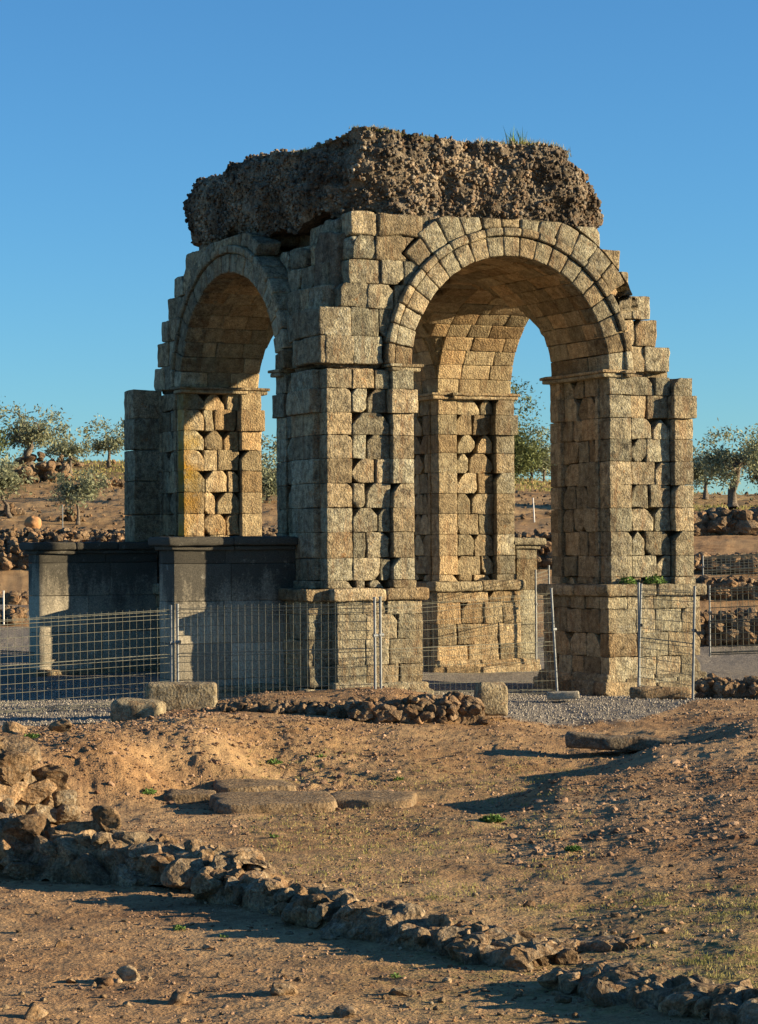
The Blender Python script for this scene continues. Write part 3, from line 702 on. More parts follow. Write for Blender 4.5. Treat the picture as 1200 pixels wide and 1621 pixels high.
# ---- rubble core
def core_side(u, v):
    """u around (0..1), v height (0..1) -> point of the eroded concrete mass"""
    cx, cy, hx, hy = 3.32, 4.25, 3.06, 4.05
    th = 2*pi*u; n = 5.
    c, s_ = np.cos(th), np.sin(th); rr = (np.abs(c)**n+np.abs(s_)**n)**(-1/n)
    x = cx+hx*rr*c; y = cy+hy*rr*s_
    bul = .10*np.sin(pi*np.clip(v*1.0, 0, 1))-.22*np.clip(v-.7, 0, 1)**1.2-.05*(1-v)
    fr = np.clip((x-4.6)/1.3, 0, 1)            # right end worn back at the top
    bul = bul-.42*fr*np.clip(v-.45, 0, 1)
    x = x+bul*rr*c; y = y+bul*rr*s_
    zt = 10.17-.42*np.clip((x-4.9)/1.2, 0, 1)+.06*vn(np.column_stack([x, y, x*0]), .9, 8)
    zt = zt-.18*np.exp(-((x-.5)/.5)**2-((y-1.6)/.8)**2)+.08*np.exp(-((x-1.0)/.7)**2-((y-.5)/.6)**2)
    zb = 8.64+.25*np.clip((y-3)/5, 0, 1)*(x < 2)+(.08+.14*(x < 1.5))*vn(np.column_stack([x, y, x*0]), 1.8, 18)
    return np.column_stack([x, y, zb+(zt-zb)*v])
nu, nv = 420, 46
U_, V_ = np.meshgrid(np.linspace(0, 1, nu, endpoint=False), np.linspace(0, 1, nv)); P = core_side(U_.ravel(), V_.ravel())
cen = np.array([3.22, 4.25, 9.3]); dirn = P-cen; dirn[:, 2] *= .2; dirn /= np.linalg.norm(dirn, axis=1)[:, None]
P = P+dirn*(fbm(P, .9, 3, 4)*.34+fbm(P, 4, 13, 3)*.13)[:, None]
# deep pockets
pk = np.clip(vn(P, 1.6, 77)-.4, 0, 1); P = P-dirn*(pk*.8)[:, None]
core = MB(); Qs = []
for j in range(nv-1):
    i = np.arange(nu); i2 = (i+1) % nu; Qs.append(np.stack([j*nu+i, j*nu+i2, (j+1)*nu+i2, (j+1)*nu+i], 1))
core.add(P, np.concatenate(Qs), rnd=.35, warm=.1)
top = P[(nv-1)*nu:]; ct = top.mean(0); ct[2] += .05; K = 26; TP = [top]
for k in range(1, K):
    q = top+(ct-top)*(k/K); q[:, 2] += vn(q, 2, 5)*.05+vn(q, 6, 6)*.03; TP.append(q)
TP = np.concatenate(TP); Qs = []
for j in range(K-1):
    i = np.arange(nu); i2 = (i+1) % nu; Qs.append(np.stack([j*nu+i, j*nu+i2, (j+1)*nu+i2, (j+1)*nu+i], 1))
core.add(TP, np.concatenate(Qs), rnd=.35)
bt = P[:nu]; cb = bt.mean(0); q = bt*.2+cb*.8; i = np.arange(nu); i2 = (i+1) % nu
core.add(np.concatenate([bt, q]), np.stack([i, i+nu, i2+nu, i2], 1), rnd=.2)
co = part(core, 'rubble_core', M_CORE, label='thick crown of dark cobble and mortar rubble')
cl = MB(); n = 9500
ui = rng.integers(0, len(P), n*2); 
# favour the two visible sides but cover all
C = P[ui]+(rng.random((n*2, 3))-.5)*.06
C = C[:n+3000]; keep = vn(C, 1.3, 99) > -.75; C = C[keep]
scatter(cl, C+dirn[ui[:n+3000][keep]]*.005, .022+.06*rng.random(len(C))**2.2, SMALL, 1.5, (1, .8, .5))
ti = rng.integers(0, len(TP), 2500); scatter(cl, TP[ti]+(rng.random((2500, 3))-.5)*.05, .03+.05*rng.random(2500)**2, SMALL, 1.5)
clo = part(cl, 'cobble', M_CLAST, parent=co); clo['kind'] = 'stuff'
print('arch done')

# grass growing on the crown and on the podium of the right pier
def blades(mb, C, H, W=.006, lean=.4, n=10, spread=.06, seg=2):
    C = np.asarray(C); m = len(C)*n
    B = np.repeat(C, n, 0)+np.column_stack([(rng.random((m, 2))-.5)*2*spread, np.zeros(m)])
    H = np.repeat(np.broadcast_to(H, (len(C),)), n)*(.5+rng.random(m)); a = rng.random(m)*2*pi; l = lean*rng.random(m)
    d = np.column_stack([np.cos(a)*l, np.sin(a)*l, np.sqrt(np.maximum(.05, 1-l*l))])
    b = rng.random(m)*2*pi; wv = np.column_stack([np.cos(b), np.sin(b), b*0])*W
    mid = B+d*H[:, None]*.55; tip = B+d*H[:, None]+np.column_stack([d[:, 0]*H*.35, d[:, 1]*H*.35, -H*.12*l])
    Vt = np.stack([B-wv, B+wv, mid+wv*.7, mid-wv*.7, tip], 1).reshape(-1, 3); k = np.arange(m)*5
    mb.add(Vt, np.stack([k, k+1, k+2, k+3], 1), np.stack([k+3, k+2, k+4], 1), rnd=np.repeat(rng.random(m), 5))
g = MB()
cand = P[(V_.ravel() > .97)]; cand = cand[(cand[:, 1] < 1.0) & (cand[:, 0] > 3.2) & (cand[:, 0] < 5.6)]
pts = cand[rng.integers(0, len(cand), 170)]+np.column_stack([(rng.random(170)-.5)*.5, rng.random(170)*.6, np.full(170, .02)])
blades(g, pts, .10, .005, .7, 10, .08)
cand2 = P[(V_.ravel() > .94)]; cand2 = cand2[(cand2[:, 1] < 2) & (cand2[:, 0] < 2.2)]
pts = cand2[rng.integers(0, len(cand2), 60)]; blades(g, pts, .06, .005, .7, 9, .05)
tag(g.build('grass', M_GRASS, smooth=False), 'short dry grass growing along the top of the rubble crown', 'grass', kind='stuff')
g = MB(); blades(g, np.array([[4.05, .5, 10.15], [4.2, .45, 10.15], [4.12, .6, 10.15], [4.3, .5, 10.12]]), .32, .008, .55, 14, .07)
tag(g.build('weed', M_WEED, smooth=False), 'spiky weed sprouting on the rubble crown against the sky', 'weed')
def leafclump(name, C, R, n, size, mat, label, up=.8, cat='weed'):
    g = MB(); m = n; a = rng.random(m)*2*pi; r = R*np.sqrt(rng.random(m)); z = rng.random(m)*R*up*(1-(r/R)**2*.7)
    B = np.asarray(C)+np.column_stack([np.cos(a)*r, np.sin(a)*r, z]); d = rng.normal(size=(m, 3)); d[:, 2] = np.abs(d[:, 2])*.6+.2; d /= np.linalg.norm(d, axis=1)[:, None]
    e = np.cross(d, rng.normal(size=(m, 3))); e /= np.linalg.norm(e, axis=1)[:, None]; s_ = size*(.6+.8*rng.random(m))[:, None]
    Vt = np.stack([B-e*s_*.1, B+d*s_*.5+e*s_*.32, B+d*s_, B+d*s_*.5-e*s_*.32], 1).reshape(-1, 3); k = np.arange(m)*4
    g.add(Vt, np.stack([k, k+1, k+2, k+3], 1), rnd=np.repeat(rng.random(m), 4))
    return tag(g.build(name, mat, smooth=False), label, cat)
leafclump('weed', (6.15, -.1, ZP+.0), .16, 160, .06, M_WEED, 'green weed growing on the right podium beside the inner pilaster')
leafclump('weed', (6.75, -.1, ZP+.0), .2, 240, .06, M_WEED, 'wider green weed growing in the middle of the right podium ledge')

# ================================================================== pedestal walls beside the arch (rendered concrete blocks)
def pedestal_wall(x0, x1, y0, y1, ztop, label, zb=-.15, mat=None):
    mat = mat or M_CONC
    e = tag(empty('pedestal_wall', ((x0+x1)/2, (y0+y1)/2, 0)), label, 'wall', 'pedestal walls projecting from the arch')
    L = np.array([(x0+x1)/2, (y0+y1)/2, 0])
    t = MB(); zs = [zb, .36, 1.0, 1.75, 2.42, ztop-.22]
    for a, b in zip(zs[:-1], zs[1:]):
        n = max(1, int(round((x1-x0)/1.1))); js = np.linspace(x0, x1, n+1); js[1:-1] += (rng.random(max(0, n-1))-.5)*.5
        for u, v_ in zip(js[:-1], js[1:]):
            r = rblock((u, y0, a), (v_, y1, b), r=.012, step=.2, rough=.005, fine=.004, gap=.003); t.add(r[0], r[1], rnd=rng.random())
    r = rblock((x0+.06, y0+.06, zb), (x1-.02, y1-.06, ztop-.05), r=.02, step=.4, rough=0, fine=0); t.add(r[0], r[1], rnd=.3)
    def loc(o): o.location = (0, 0, 0)
    o = t.build('wall_body', mat, e, loc=L); loc(o)
    c = MB()
    for (g_, z0, z1, r_) in ((.07, ztop-.24, ztop-.16, .03), (.16, ztop-.16, ztop, .045)):
        n = max(1, int((x1-x0)/.8)); js = np.linspace(x0-g_, x1+(g_ if x1 > 5 else 0), n+1)
        for u, v_ in zip(js[:-1], js[1:]):
            r = rblock((u, y0-g_, z0), (v_, y1+g_, z1), r=r_, step=.12, rough=.012, fine=.008, gap=.001); c.add(r[0], r[1], rnd=.35)
    o = c.build('cornice', mat, e, loc=L); loc(o)
    c = MB()
    for (g_, z0, z1, r_) in ((.20, zb, .12, .05), (.11, .10, .26, .06)):
        r = rblock((x0-g_, y0-g_, z0), (x1, y1+g_, z1), r=r_, step=.1, rough=.03, fine=.012); c.add(r[0], r[1], rnd=.6, warm=.2)
    o = c.build('base_moulding', M_STONE, e, loc=L); loc(o)
    return e
pedestal_wall(-2.48, -.12, 1.12, 1.86, 2.90, 'grey concrete pedestal wall joined to the near pier, its left end sunlit')
pedestal_wall(-2.68, -.12, 8.22, 8.92, 2.84, 'grey concrete pedestal wall farther back at the far left, under the short pillar')
pedestal_wall(WX+.12, 8.25, 7.06, 7.75, 2.88, 'short lichened pedestal wall stub behind the arch, right of the rear pier', mat=M_STONE)
t = MB(); zz = [2.84, 3.4, 4.1, 4.75, 5.4, 6.0]; px0, px1, py0, py1 = -.60, .03, 8.28, 8.9
for a, b in zip(zz[:-1], zz[1:]): addb(t, (px0, py0, a), (px1, py1, b), r=.025, step=.12, rough=.012, fine=.01)
tag(t.build('pillar', M_STONE, loc=((px0+px1)/2, 8.6, 2.84)), 'square dark stone pillar standing on the far left pedestal wall', 'pillar')
print('walls done')

# ================================================================== rocks, rubble walls, blocks
def rubble_wall(name, path, widths, heights, size, n, label, cat='ruined wall', group=None, mat=M_ROCKD, layers=1, shapes=None, aniso=(1, .8, .7), sink=.35):
    """path: ground points; stones heaped along it in layers"""
    mb = MB(); path = np.asarray(path, float); seg = np.linalg.norm(np.diff(path[:, :2], axis=0), axis=1); S = np.concatenate([[0], np.cumsum(seg)])
    s_ = (np.arange(n)+rng.random(n))/n*S[-1]; rng.shuffle(s_)
    x = np.interp(s_, S, path[:, 0]); y = np.interp(s_, S, path[:, 1]); k = np.clip(np.searchsorted(S, s_)-1, 0, len(seg)-1)
    d = np.diff(path[:, :2], axis=0)[k]/seg[k][:, None]; nrm = np.column_stack([-d[:, 1], d[:, 0]])
    wd = np.interp(s_, S, widths); ht = np.interp(s_, S, heights)
    o = (rng.random(n)-.5)*wd; xy = np.column_stack([x, y])+nrm*o[:, None]
    sz = size*(.55+.9*rng.random(n)**1.6); zg = ground_xy(xy)
    lift = rng.random(n)*np.maximum(0, ht-sz*.8)*(1-(np.abs(o)/(wd*.5+1e-6))**4*.5)
    C = np.column_stack([xy, zg+lift+sz*(.5-sink)])
    scatter(mb, C, sz, shapes or BIG, .5, aniso)
    # earth / mortar heart of the wall
    m = 8+int(S[-1]/.045); q = np.linspace(0, S[-1], m); px_ = np.interp(q, S, path[:, 0]); py_ = np.interp(q, S, path[:, 1])
    kk = np.clip(np.searchsorted(S, q)-1, 0, len(seg)-1); dn = np.diff(path[:, :2], axis=0)[kk]/seg[kk][:, None]; nn = np.column_stack([-dn[:, 1], dn[:, 0]])
    W_ = np.interp(q, S, widths); H_ = np.interp(q, S, heights); prof = np.linspace(-1, 1, 31); G = []; H_ = H_*.88
    for a in prof:
        xy = np.column_stack([px_, py_])+nn*(W_*.46*a)[:, None]; z = ground_xy(xy)-.05+(H_*.72+.05)*(1-abs(a)**5)
        G.append(np.column_stack([xy, z]))
    G = np.array(G).transpose(1, 0, 2).reshape(-1, 3); hk = min(1., max(heights)/.3); G = G+(vn3(G, 4.5, 2)*.09+vn3(G, 12, 3)*.045+vn3(G, 28, 4)*.02)*hk
    i = np.arange((m-1)*30); i = (i//30)*31+i % 30
    mb.add(G, np.stack([i, i+1, i+32, i+31], 1), rnd=.5+.4*vn(G, 3.1, 6))
    L = path.mean(0); o = mb.build(name, mat, loc=L, smooth=False); return tag(o, label, cat, group)
def gxy(px, py, **k): return gpy(px, py, **k)[0]
# foundation wall crossing the foreground
pl = [gxy(-60, 1372), gxy(60, 1380), gxy(200, 1392), gxy(330, 1402), gxy(400, 1412)]
rubble_wall('foundation_wall', pl, [.8, .8, .8, .75, .55], [.50, .48, .43, .36, .2], .185, 120, 'low foundation wall of big lumpy stones at the left of the foreground', group='stone foundation walls in the foreground')
pl = [gxy(340, 1420), gxy(450, 1442), gxy(600, 1480), gxy(760, 1512), gxy(860, 1535)]
rubble_wall('foundation_wall', pl, [.5, .5, .5, .5, .45], [.26, .22, .22, .18, .10], .13, 130, 'lower middle stretch of foundation wall crossing the foreground dirt', group='stone foundation walls in the foreground')
pl = [gxy(900, 1560), gxy(1020, 1582), gxy(1150, 1606), gxy(1300, 1632)]
rubble_wall('foundation_wall', pl, [.42]*4, [.12, .13, .15, .16], .12, 80, 'foundation wall stretch running out of the bottom right corner', group='stone foundation walls in the foreground')
pl = [gxy(-120, 1290), gxy(-30, 1292), gxy(92, 1304)]
rubble_wall('foundation_wall', pl, [1.1, 1.0, .6], [.95, .85, .5], .23, 90, 'taller heap of foundation stones at the left edge below the earth bank', group='stone foundation walls in the foreground')
pl = [gxy(800, 1500), gxy(900, 1505), gxy(1000, 1498)]
rubble_wall('stone_row', pl, [.35, .3, .2], [.08, .08, .06], .085, 34, 'thin scattered row of stones beside the grass right of the foundation wall', cat='stones')

# retaining walls of rubble in front of the arch
def at_d(px, d): return gp(px, d)
pl = [at_d(345, 35.6), at_d(480, 35.4), at_d(560, 35.2)]
rubble_wall('rubble_wall', pl, [.4]*3, [.12, .14, .2], .10, 150, 'thin line of small rubble under the middle mesh panel', mat=M_ROCK, group='rubble walls in front of the arch')
pl = [at_d(555, 35.0), at_d(660, 35.0), at_d(750, 35.3)]
rubble_wall('rubble_wall', pl, [.4]*3, [.30, .42, .44], .13, 210, 'rubble retaining wall below the near pier ending at a squared block', mat=M_ROCK, group='rubble walls in front of the arch')
pl = [at_d(1108, 41.2), at_d(1180, 41.0), at_d(1300, 41.0)]
rubble_wall('rubble_wall', pl, [.5]*3, [.42, .42, .42], .14, 190, 'low rubble wall right of the leaning fence post', mat=M_ROCK, group='rubble walls in front of the arch')
def cutblock(px, py_bot, d, w_, h_, dep, rot, label, name='stone_block', mat=M_STONE, tilt=(0, 0), rough=.03, cat='stone block', zc=None, rr=.05):
    r = rblock((-w_/2, -dep/2, 0), (w_/2, dep/2, h_), r=rr, step=.08, rough=rough, fine=.014)
    mb = MB(); mb.add(r[0], r[1], rnd=.6, warm=.15); b = at(px, py_bot, d)
    o = mb.build(name, mat); o.location = b; o.rotation_euler = (tilt[0], tilt[1], rot); return tag(o, label, cat)
cutblock(287, 1126, 36.8, 1.05, .42, .55, -YAW+.05, 'squared grey block at the right end of the gravel, upper of the two')
cutblock(217, 1148, 35.0, .74, .36, .5, -YAW-.12, 'dark rounded block lying left of and below the other cut block', tilt=(.05, .06), rr=.1)
cutblock(774, 1132, 35.8, .44, .48, .5, -YAW+.1, 'squared block closing the right end of the rubble retaining wall')
# long tilted slab in the hollow
cutblock(985, 1188, 32.2, 1.55, .20, .55, -YAW-.08, 'long dark stone slab lying tilted at the foot of the earth mound', name='stone_slab', tilt=(-.05, .06), mat=M_ROCKD, cat='slab')
# paving slabs in the hollow
def slab(px, d, w_, dep, h_, rot, label):
    mb = MB(); th = np.linspace(0, 2*pi, 40, endpoint=False); rr = (np.abs(np.cos(th))**9+np.abs(np.sin(th))**9)**(-1/9)*(1+.09*vn(np.column_stack([np.cos(th), np.sin(th), th*0+px]), 2.2, 4))
    rings = []
    for (k, z) in ((1., -.15), (1.01, h_*.5), (.985, h_*.92), (.95, h_), (.7, h_), (.45, h_), (.2, h_), (.02, h_)):
        rings.append(np.column_stack([np.cos(th)*rr*w_/2*k, np.sin(th)*rr*dep/2*k, np.full(40, z)]))
    Vv = np.concatenate(rings); Vv = Vv+vn3(Vv+px, 3, 3)*.02+vn3(Vv+px, 11, 5)*.01
    i = np.arange(40); i2 = (i+1) % 40; Qq = np.concatenate([np.stack([j*40+i, j*40+i2, (j+1)*40+i2, (j+1)*40+i], 1) for j in range(7)])
    mb.add(Vv, Qq, rnd=.5, warm=.3); o = mb.build('paving_slab', M_ROCK); b = gp(px, d); b[2] = ground_td(np.array([(px-600)/FP]), np.array([d]))[0]
    o.location = b; o.rotation_euler = (0, 0, -YAW+rot); return tag(o, label, 'slab', 'flat slabs in the hollow')
slab(432, 26.6, 1.3, 1.3, .13, .1, 'large flat slab in the hollow, left of the joint')
slab(585, 26.9, .95, 1.2, .11, -.1, 'flat slab in the hollow touching the larger one, farthest right')
slab(400, 28.4, .9, .9, .10, .2, 'thin slab in the hollow just behind the large one')
slab(300, 27.6, .6, .7, .09, 0., 'small reddish slab at the foot of the earth bank')

# ---- loose stones one can tell apart
RK = [(165, 1386, .19, 'dark rock sitting on top of the foundation wall at left', M_ROCKD), (92, 1498, .05, 'small upright stone in the dirt at far lower left', M_ROCK),
      (1085-600+30, 1490, .06, 'small pale stone in the dirt below the foundation wall, bottom centre', M_ROCK), (585, 1492, .07, 'flat stone close under the foundation wall', M_ROCK),
      (832, 1436, .055, 'single brown stone on the turf above the foundation wall', M_ROCK), (200, 1556, .10, 'flat dark stone lying in the lower left dirt', M_ROCKD),
      (160, 1562, .06, 'round stone left of the flat dark stone', M_ROCK), (280, 1590, .08, 'low stone at the bottom left of centre', M_ROCK), (50, 1612, .09, 'dark stone at the bottom left corner', M_ROCKD),
      (445, 1575, .10, 'buried flat stone at the bottom, left of centre', M_ROCKD), (540, 1610, .07, 'flat stone at the bottom edge near the centre', M_ROCK), (632, 1578, .07, 'dark stone below the middle of the foundation wall', M_ROCKD),
      (325, 1506, .04, 'tiny stone in the dirt under the left foundation wall', M_ROCK), (1037, 1390, .03, 'tiny dark stone on the turf at the right', M_ROCKD), (885, 1592, .05, 'stone at the bottom right of centre', M_ROCK),
      (765, 1150, .10, 'stone in the dirt right of the retaining wall', M_ROCK), (20, 1160, .2, 'flat rock with moss at the left edge of the gravel', M_ROCKD), (95, 1158, .16, 'rounded rock on the bank at the left, beside the gravel', M_ROCKD),
      (1165, 1106, .17, 'flat brown rock in front of the right rubble wall', M_ROCK), (985, 1490, .05, 'pale stone among the tufts at the right', M_ROCK), (1045, 1480, .05, 'grey stone among the tufts farther right', M_ROCK)]
for (px, py, s_, lab, mt) in RK:
    b = gxy(px, py); V0, T0 = BIG[rng.integers(0, len(BIG))]; mb = MB(); R_ = rotm(1, .3)[0]
    mb.add((V0*np.array([1.1, .85, .6])*s_)@R_.T, T=T0); o = mb.build('rock', mt); o.location = b+np.array([0, 0, s_*.25+(.40 if 'on top' in lab else 0)])
    tag(o, lab, 'rock', 'loose stones on the dirt')

# ---- soil pebbles and clods (uncountable)
mb = MB(); n = 52000
dq = 10+30*rng.random(n)**.75; px = -150+1500*rng.random(n); t_ = (px-600)/FP; XYp = CAM_LOC[:2]+dq[:, None]*(F2+t_[:, None]*R2)
den = fbm(np.column_stack([XYp, dq*0]), .9, 41, 3)
gdq = np.interp(px, [-900, 0, 170, 230, 330, 700, 760, 820, 1000, 1100, 1300], [35.2, 35.2, 35.6, 38, 40.5, 40.5, 36.6, 36.2, 36.6, 40, 41])
keep = (den > -.12-.35*rng.random(n)) & (dq < gdq); XYp, dq = XYp[keep], dq[keep]
sz = (.0035+.013*rng.random(len(dq))**4+.010*(rng.random(len(dq)) < .04))*np.interp(dq, [10, 18, 30, 40], [1., 1.15, 1.6, 1.9])
scatter(mb, np.column_stack([XYp, ground_xy(XYp)+sz*.15]), sz, SMALL, .5, (1, .85, .6))
tag(mb.build('pebbles', M_PEB, smooth=False), 'reddish pebbles and clods strewn over the bare earth', 'pebbles', kind='stuff')
# clods on the bank face and on the mound
mb = MB(); n = 5200; px = np.concatenate([60+560*rng.random(n//2), 800+600*rng.random(n-n//2)])
dq = np.concatenate([27+8.5*rng.random(n//2), 20+8*rng.random(n-n//2)]); XYp = CAM_LOC[:2]+dq[:, None]*(F2+((px-600)/FP)[:, None]*R2)
sz = .008+.016*rng.random(n)**2+.05*rng.random(n)**9; scatter(mb, np.column_stack([XYp, ground_xy(XYp)+sz*.05]), sz, SMALL, .6, (1, .8, .5))
tag(mb.build('clods', M_PEB, smooth=False), 'earth clods and small stones on the bank and the mound', 'clods', kind='stuff')
mb = MB(); n = 900; px = -150+1500*rng.random(n); dq = 10.5+9*rng.random(n); XYp = CAM_LOC[:2]+dq[:, None]*(F2+((px-600)/FP)[:, None]*R2)
k = fbm(np.column_stack([XYp, dq*0]), .8, 141, 3) > -.12; XYp = XYp[k]; n = len(XYp); sz = .010+.028*rng.random(n)**3
scatter(mb, np.column_stack([XYp, ground_xy(XYp)+sz*.2]), sz, MED, .5, (1, .8, .6)); 
tag(mb.build('small_stones', M_ROCKD, smooth=False), 'small brown stones lying about the near dirt', 'stones', kind='stuff')
mb = MB(); n = 3200; px = -100+1400*rng.random(n); dq = 80+46*rng.random(n)**.8; XYp = CAM_LOC[:2]+dq[:, None]*(F2+((px-600)/FP)[:, None]*R2)
sz = .03+.11*rng.random(n)**3; scatter(mb, np.column_stack([XYp, ground_xy(XYp)+sz*.2]), sz, SMALL, .8, (1, .85, .6))
tag(mb.build('hill_stones', M_ROCK, smooth=False), 'stones and clods scattered over the ploughed hillside', 'stones', kind='stuff')
# grey gravel
mb = MB(); n = 26000; px = -50+1350*rng.random(n); dq = 34.5+14*rng.random(n)
gdq = np.interp(px, [-900, 0, 170, 230, 330, 700, 760, 820, 1000, 1100, 1300], [35.2, 35.2, 35.6, 38, 40.5, 40.5, 36.6, 36.2, 36.6, 40, 41])
keep = dq > gdq+.3*rng.normal(size=n); px, dq = px[keep], dq[keep]; XYp = CAM_LOC[:2]+dq[:, None]*(F2+((px-600)/FP)[:, None]*R2)
sz = .010+.014*rng.random(len(dq)); scatter(mb, np.column_stack([XYp, ground_xy(XYp)+sz*.2]), sz, SMALL, 1., (1, .9, .7))
tag(mb.build('gravel', M_GRAVEL), 'grey crushed gravel spread around the arch', 'gravel', kind='stuff')

# ---- turf tufts and weeds
g = MB(); n = 2600; px = 640+640*rng.random(n)**.8; py = 1385+190*rng.random(n)**.8
dq = 12.2+6*rng.random(n); XYp = CAM_LOC[:2]+dq[:, None]*(F2+((px-600)/FP)[:, None]*R2)
yy = HY(px)+(EYE-ground_xy(XYp))*FP/dq; k = (fbm(np.column_stack([XYp, dq*0]), 2.2, 61, 4, .7) > .02-.0005*(px-900)) & (yy < 1478+(px-850)*.27) & (yy > 1400); XYp = XYp[k]
blades(g, np.column_stack([XYp, ground_xy(XYp)]), .022, .0028, .95, 9, .05)
n = 900; px = 380+560*rng.random(n); dq = 18+14*rng.random(n); XYp = CAM_LOC[:2]+dq[:, None]*(F2+((px-600)/FP)[:, None]*R2)
k = fbm(np.column_stack([XYp, dq*0]), .8, 71, 3) > .06; XYp = XYp[k]; blades(g, np.column_stack([XYp, ground_xy(XYp)]), .03, .004, .9, 8, .08)
tag(g.build('turf', M_GRASS, smooth=False), 'thin yellow-green turf in tufts over the dirt', 'grass', kind='stuff')
g = MB(); n = 1300; px = -100+1400*rng.random(n); dq = np.where(px > 900, 84+36*rng.random(n), 112+20*rng.random(n)); XYp = CAM_LOC[:2]+dq[:, None]*(F2+((px-600)/FP)[:, None]*R2)
k = (fbm(np.column_stack([XYp, dq*0]), .12, 31, 3) > -.1); XYp = XYp[k]; blades(g, np.column_stack([XYp, ground_xy(XYp)]), .14, .03, .7, 10, .9)
tag(g.build('hill_grass', M_GRASS, smooth=False), 'short green grass along the crest of the hillside', 'grass', kind='stuff')
for (px, py, s_, n, lab) in [(775, 1302, .10, 260, 'dark green leafy weed in the middle of the hollow'), (903, 1348, .07, 140, 'small green weed right of centre on the bare dirt'), (432, 1212, .09, 130, 'green weed at the foot of the bank, left of the slabs'),
        (232, 1258, .09, 150, 'green weed at the foot of the earth bank'), (628, 1238, .06, 90, 'tiny weed in the hollow behind the right slab'), (280, 1472, .045, 90, 'small weed under the foundation wall at lower left'),
        (350, 1485, .03, 60, 'tiniest weed in the lower left dirt'), (622, 1552, .04, 60, 'thin weed below the middle of the foundation wall'), (48, 1170, .10, 90, 'mossy weed on the bank at the far left'), (430, 1327, .05, 50, 'weed above the left foundation wall'), (505, 1200, .06, 80, 'small weed in the hollow beneath the thin rubble line')]:
    leafclump('weed', gxy(px, py), s_, n, s_*.42, M_WEED, lab, up=.5)
print('ground cover done')

# ================================================================== fences
def tubes(mb, A, B, r, k=5):
    A, B = np.atleast_2d(A).astype(float), np.atleast_2d(B).astype(float); d = B-A; L = np.linalg.norm(d, axis=1); d /= L[:, None]
    ref = np.where(np.abs(d[:, 2:3]) > .9, [[1., 0, 0]], [[0, 0, 1.]]); e = np.cross(d, ref); e /= np.linalg.norm(e, axis=1)[:, None]; f = np.cross(d, e)
    th = np.arange(k)*2*pi/k; ring = e[:, None]*np.cos(th)[None, :, None]*r+f[:, None]*np.sin(th)[None, :, None]*r
    Vv = np.stack([A[:, None]+ring, B[:, None]+ring], 1).reshape(-1, 3); n = len(A); b = (np.arange(n)*2*k)[:, None]; i = np.arange(k)[None]; i2 = (i+1) % k
    Qq = np.stack([b+i, b+i2, b+k+i2, b+k+i], 2).reshape(-1, 4); mb.add(Vv, Qq, rnd=.5)
def mesh_panel(p0, p1, h0, h1, label, posts=(True, True), lean=(0, 0), wr=.0030, nx=None, group='galvanised mesh fence panels round the arch', folds=(0.03, .5, .96)):
    p0, p1 = np.asarray(p0, float), np.asarray(p1, float)
    e = tag(empty('mesh_fence', (p0+p1)/2), label, 'fence panel', group); L = (p0+p1)/2
    d = (p1-p0)/np.linalg.norm((p1-p0)[:2]); nrm = np.array([-d[1], d[0], 0]); L0, L1 = np.array([*(d[:2]*lean[0]), h0]), np.array([*(d[:2]*lean[1]), h1])
    nx = nx or max(2, int(np.linalg.norm((p1-p0)[:2])/.115)); s_ = np.linspace(0, 1, nx)[:, None]
    bot = p0+(p1-p0)*s_; topv = bot+L0+(L1-L0)*s_
    w_ = MB(); tubes(w_, bot, topv, wr, 4)
    rows = np.linspace(0.02, .975, 11)
    for q in rows:
        a = bot+(topv-bot)*q; tubes(w_, a[:-1], a[1:], wr*1.55, 4)
    for q in folds:
        a = bot+(topv-bot)*q+nrm*.03; tubes(w_, a[:-1], a[1:], wr*1.9, 4)
        b_ = bot+(topv-bot)*(q-.035)-nrm*0; tubes(w_, b_[:-1], b_[1:], wr*1.9, 4)
    o = w_.build('wire_mesh', M_WIRE, e, loc=L); o.location = (0, 0, 0)
    for k, (p, l, f) in enumerate(((p0, L0, posts[0]), (p1, L1, posts[1]))):
        if f:
            m_ = MB(); tubes(m_, p-np.array([0, 0, .05]), p+l*1.01, .021, 10)
            tubes(m_, p+l*.62-nrm*.0-d*.03, p+l*.62+d*.05, .03, 8); tubes(m_, p+l*1.01, p+l*1.025, .024, 10)
            o = m_.build('post', M_GALV, e, loc=L); o.location = (0, 0, 0)
    return e
def P_(px, py, d): return at(px, py, d)
mesh_panel(P_(-60, 1136, 37.8), P_(270, 1109, 39.6), 1.50, 1.50, 'mesh fence panel at the left edge, in front of the pedestal wall')
mesh_panel(P_(280, 1109, 39.6), P_(586, 1101, 38.2), 1.52, 1.47, 'mesh fence panel standing before the shaded near pedestal wall', posts=(True, False))
mesh_panel(P_(592, 1100, 38.1), P_(601, 1099, 38.15), 1.48, 1.48, 'narrow pair of fence posts clamped together in front of the near pier', nx=2)
mesh_panel(P_(608, 1100, 38.3), P_(880, 1096, 41.0), 1.42, 1.70, 'mesh fence panel crossing the right-hand archway to a leaning post', posts=(False, True), lean=(0, -.13), wr=.0017)
mesh_panel(P_(1008, 1090, 42.0), P_(1094, 1106, 40.2), 1.75, 1.80, 'mesh fence panel leaning against the right pier, ending in a dark post', lean=(.14, .1), wr=.003)
mesh_panel(P_(1010, 1089, 42.1), P_(1018, 1088, 43.4), 1.76, 1.7, 'short folded end of fence clamped beside the right pier', posts=(True, False), wr=.003, nx=5)
mesh_panel(P_(1122, 1036, 54.), P_(1300, 1030, 53.), 1.48, 1.48, 'mesh fence panel behind the arch at the right edge', posts=(True, False), wr=.006)
mesh_panel(P_(1112, 925, 66.), P_(1300, 915, 66.), .75, .75, 'low distant mesh fence panel above the right-hand ruins', posts=(True, False), wr=.006)
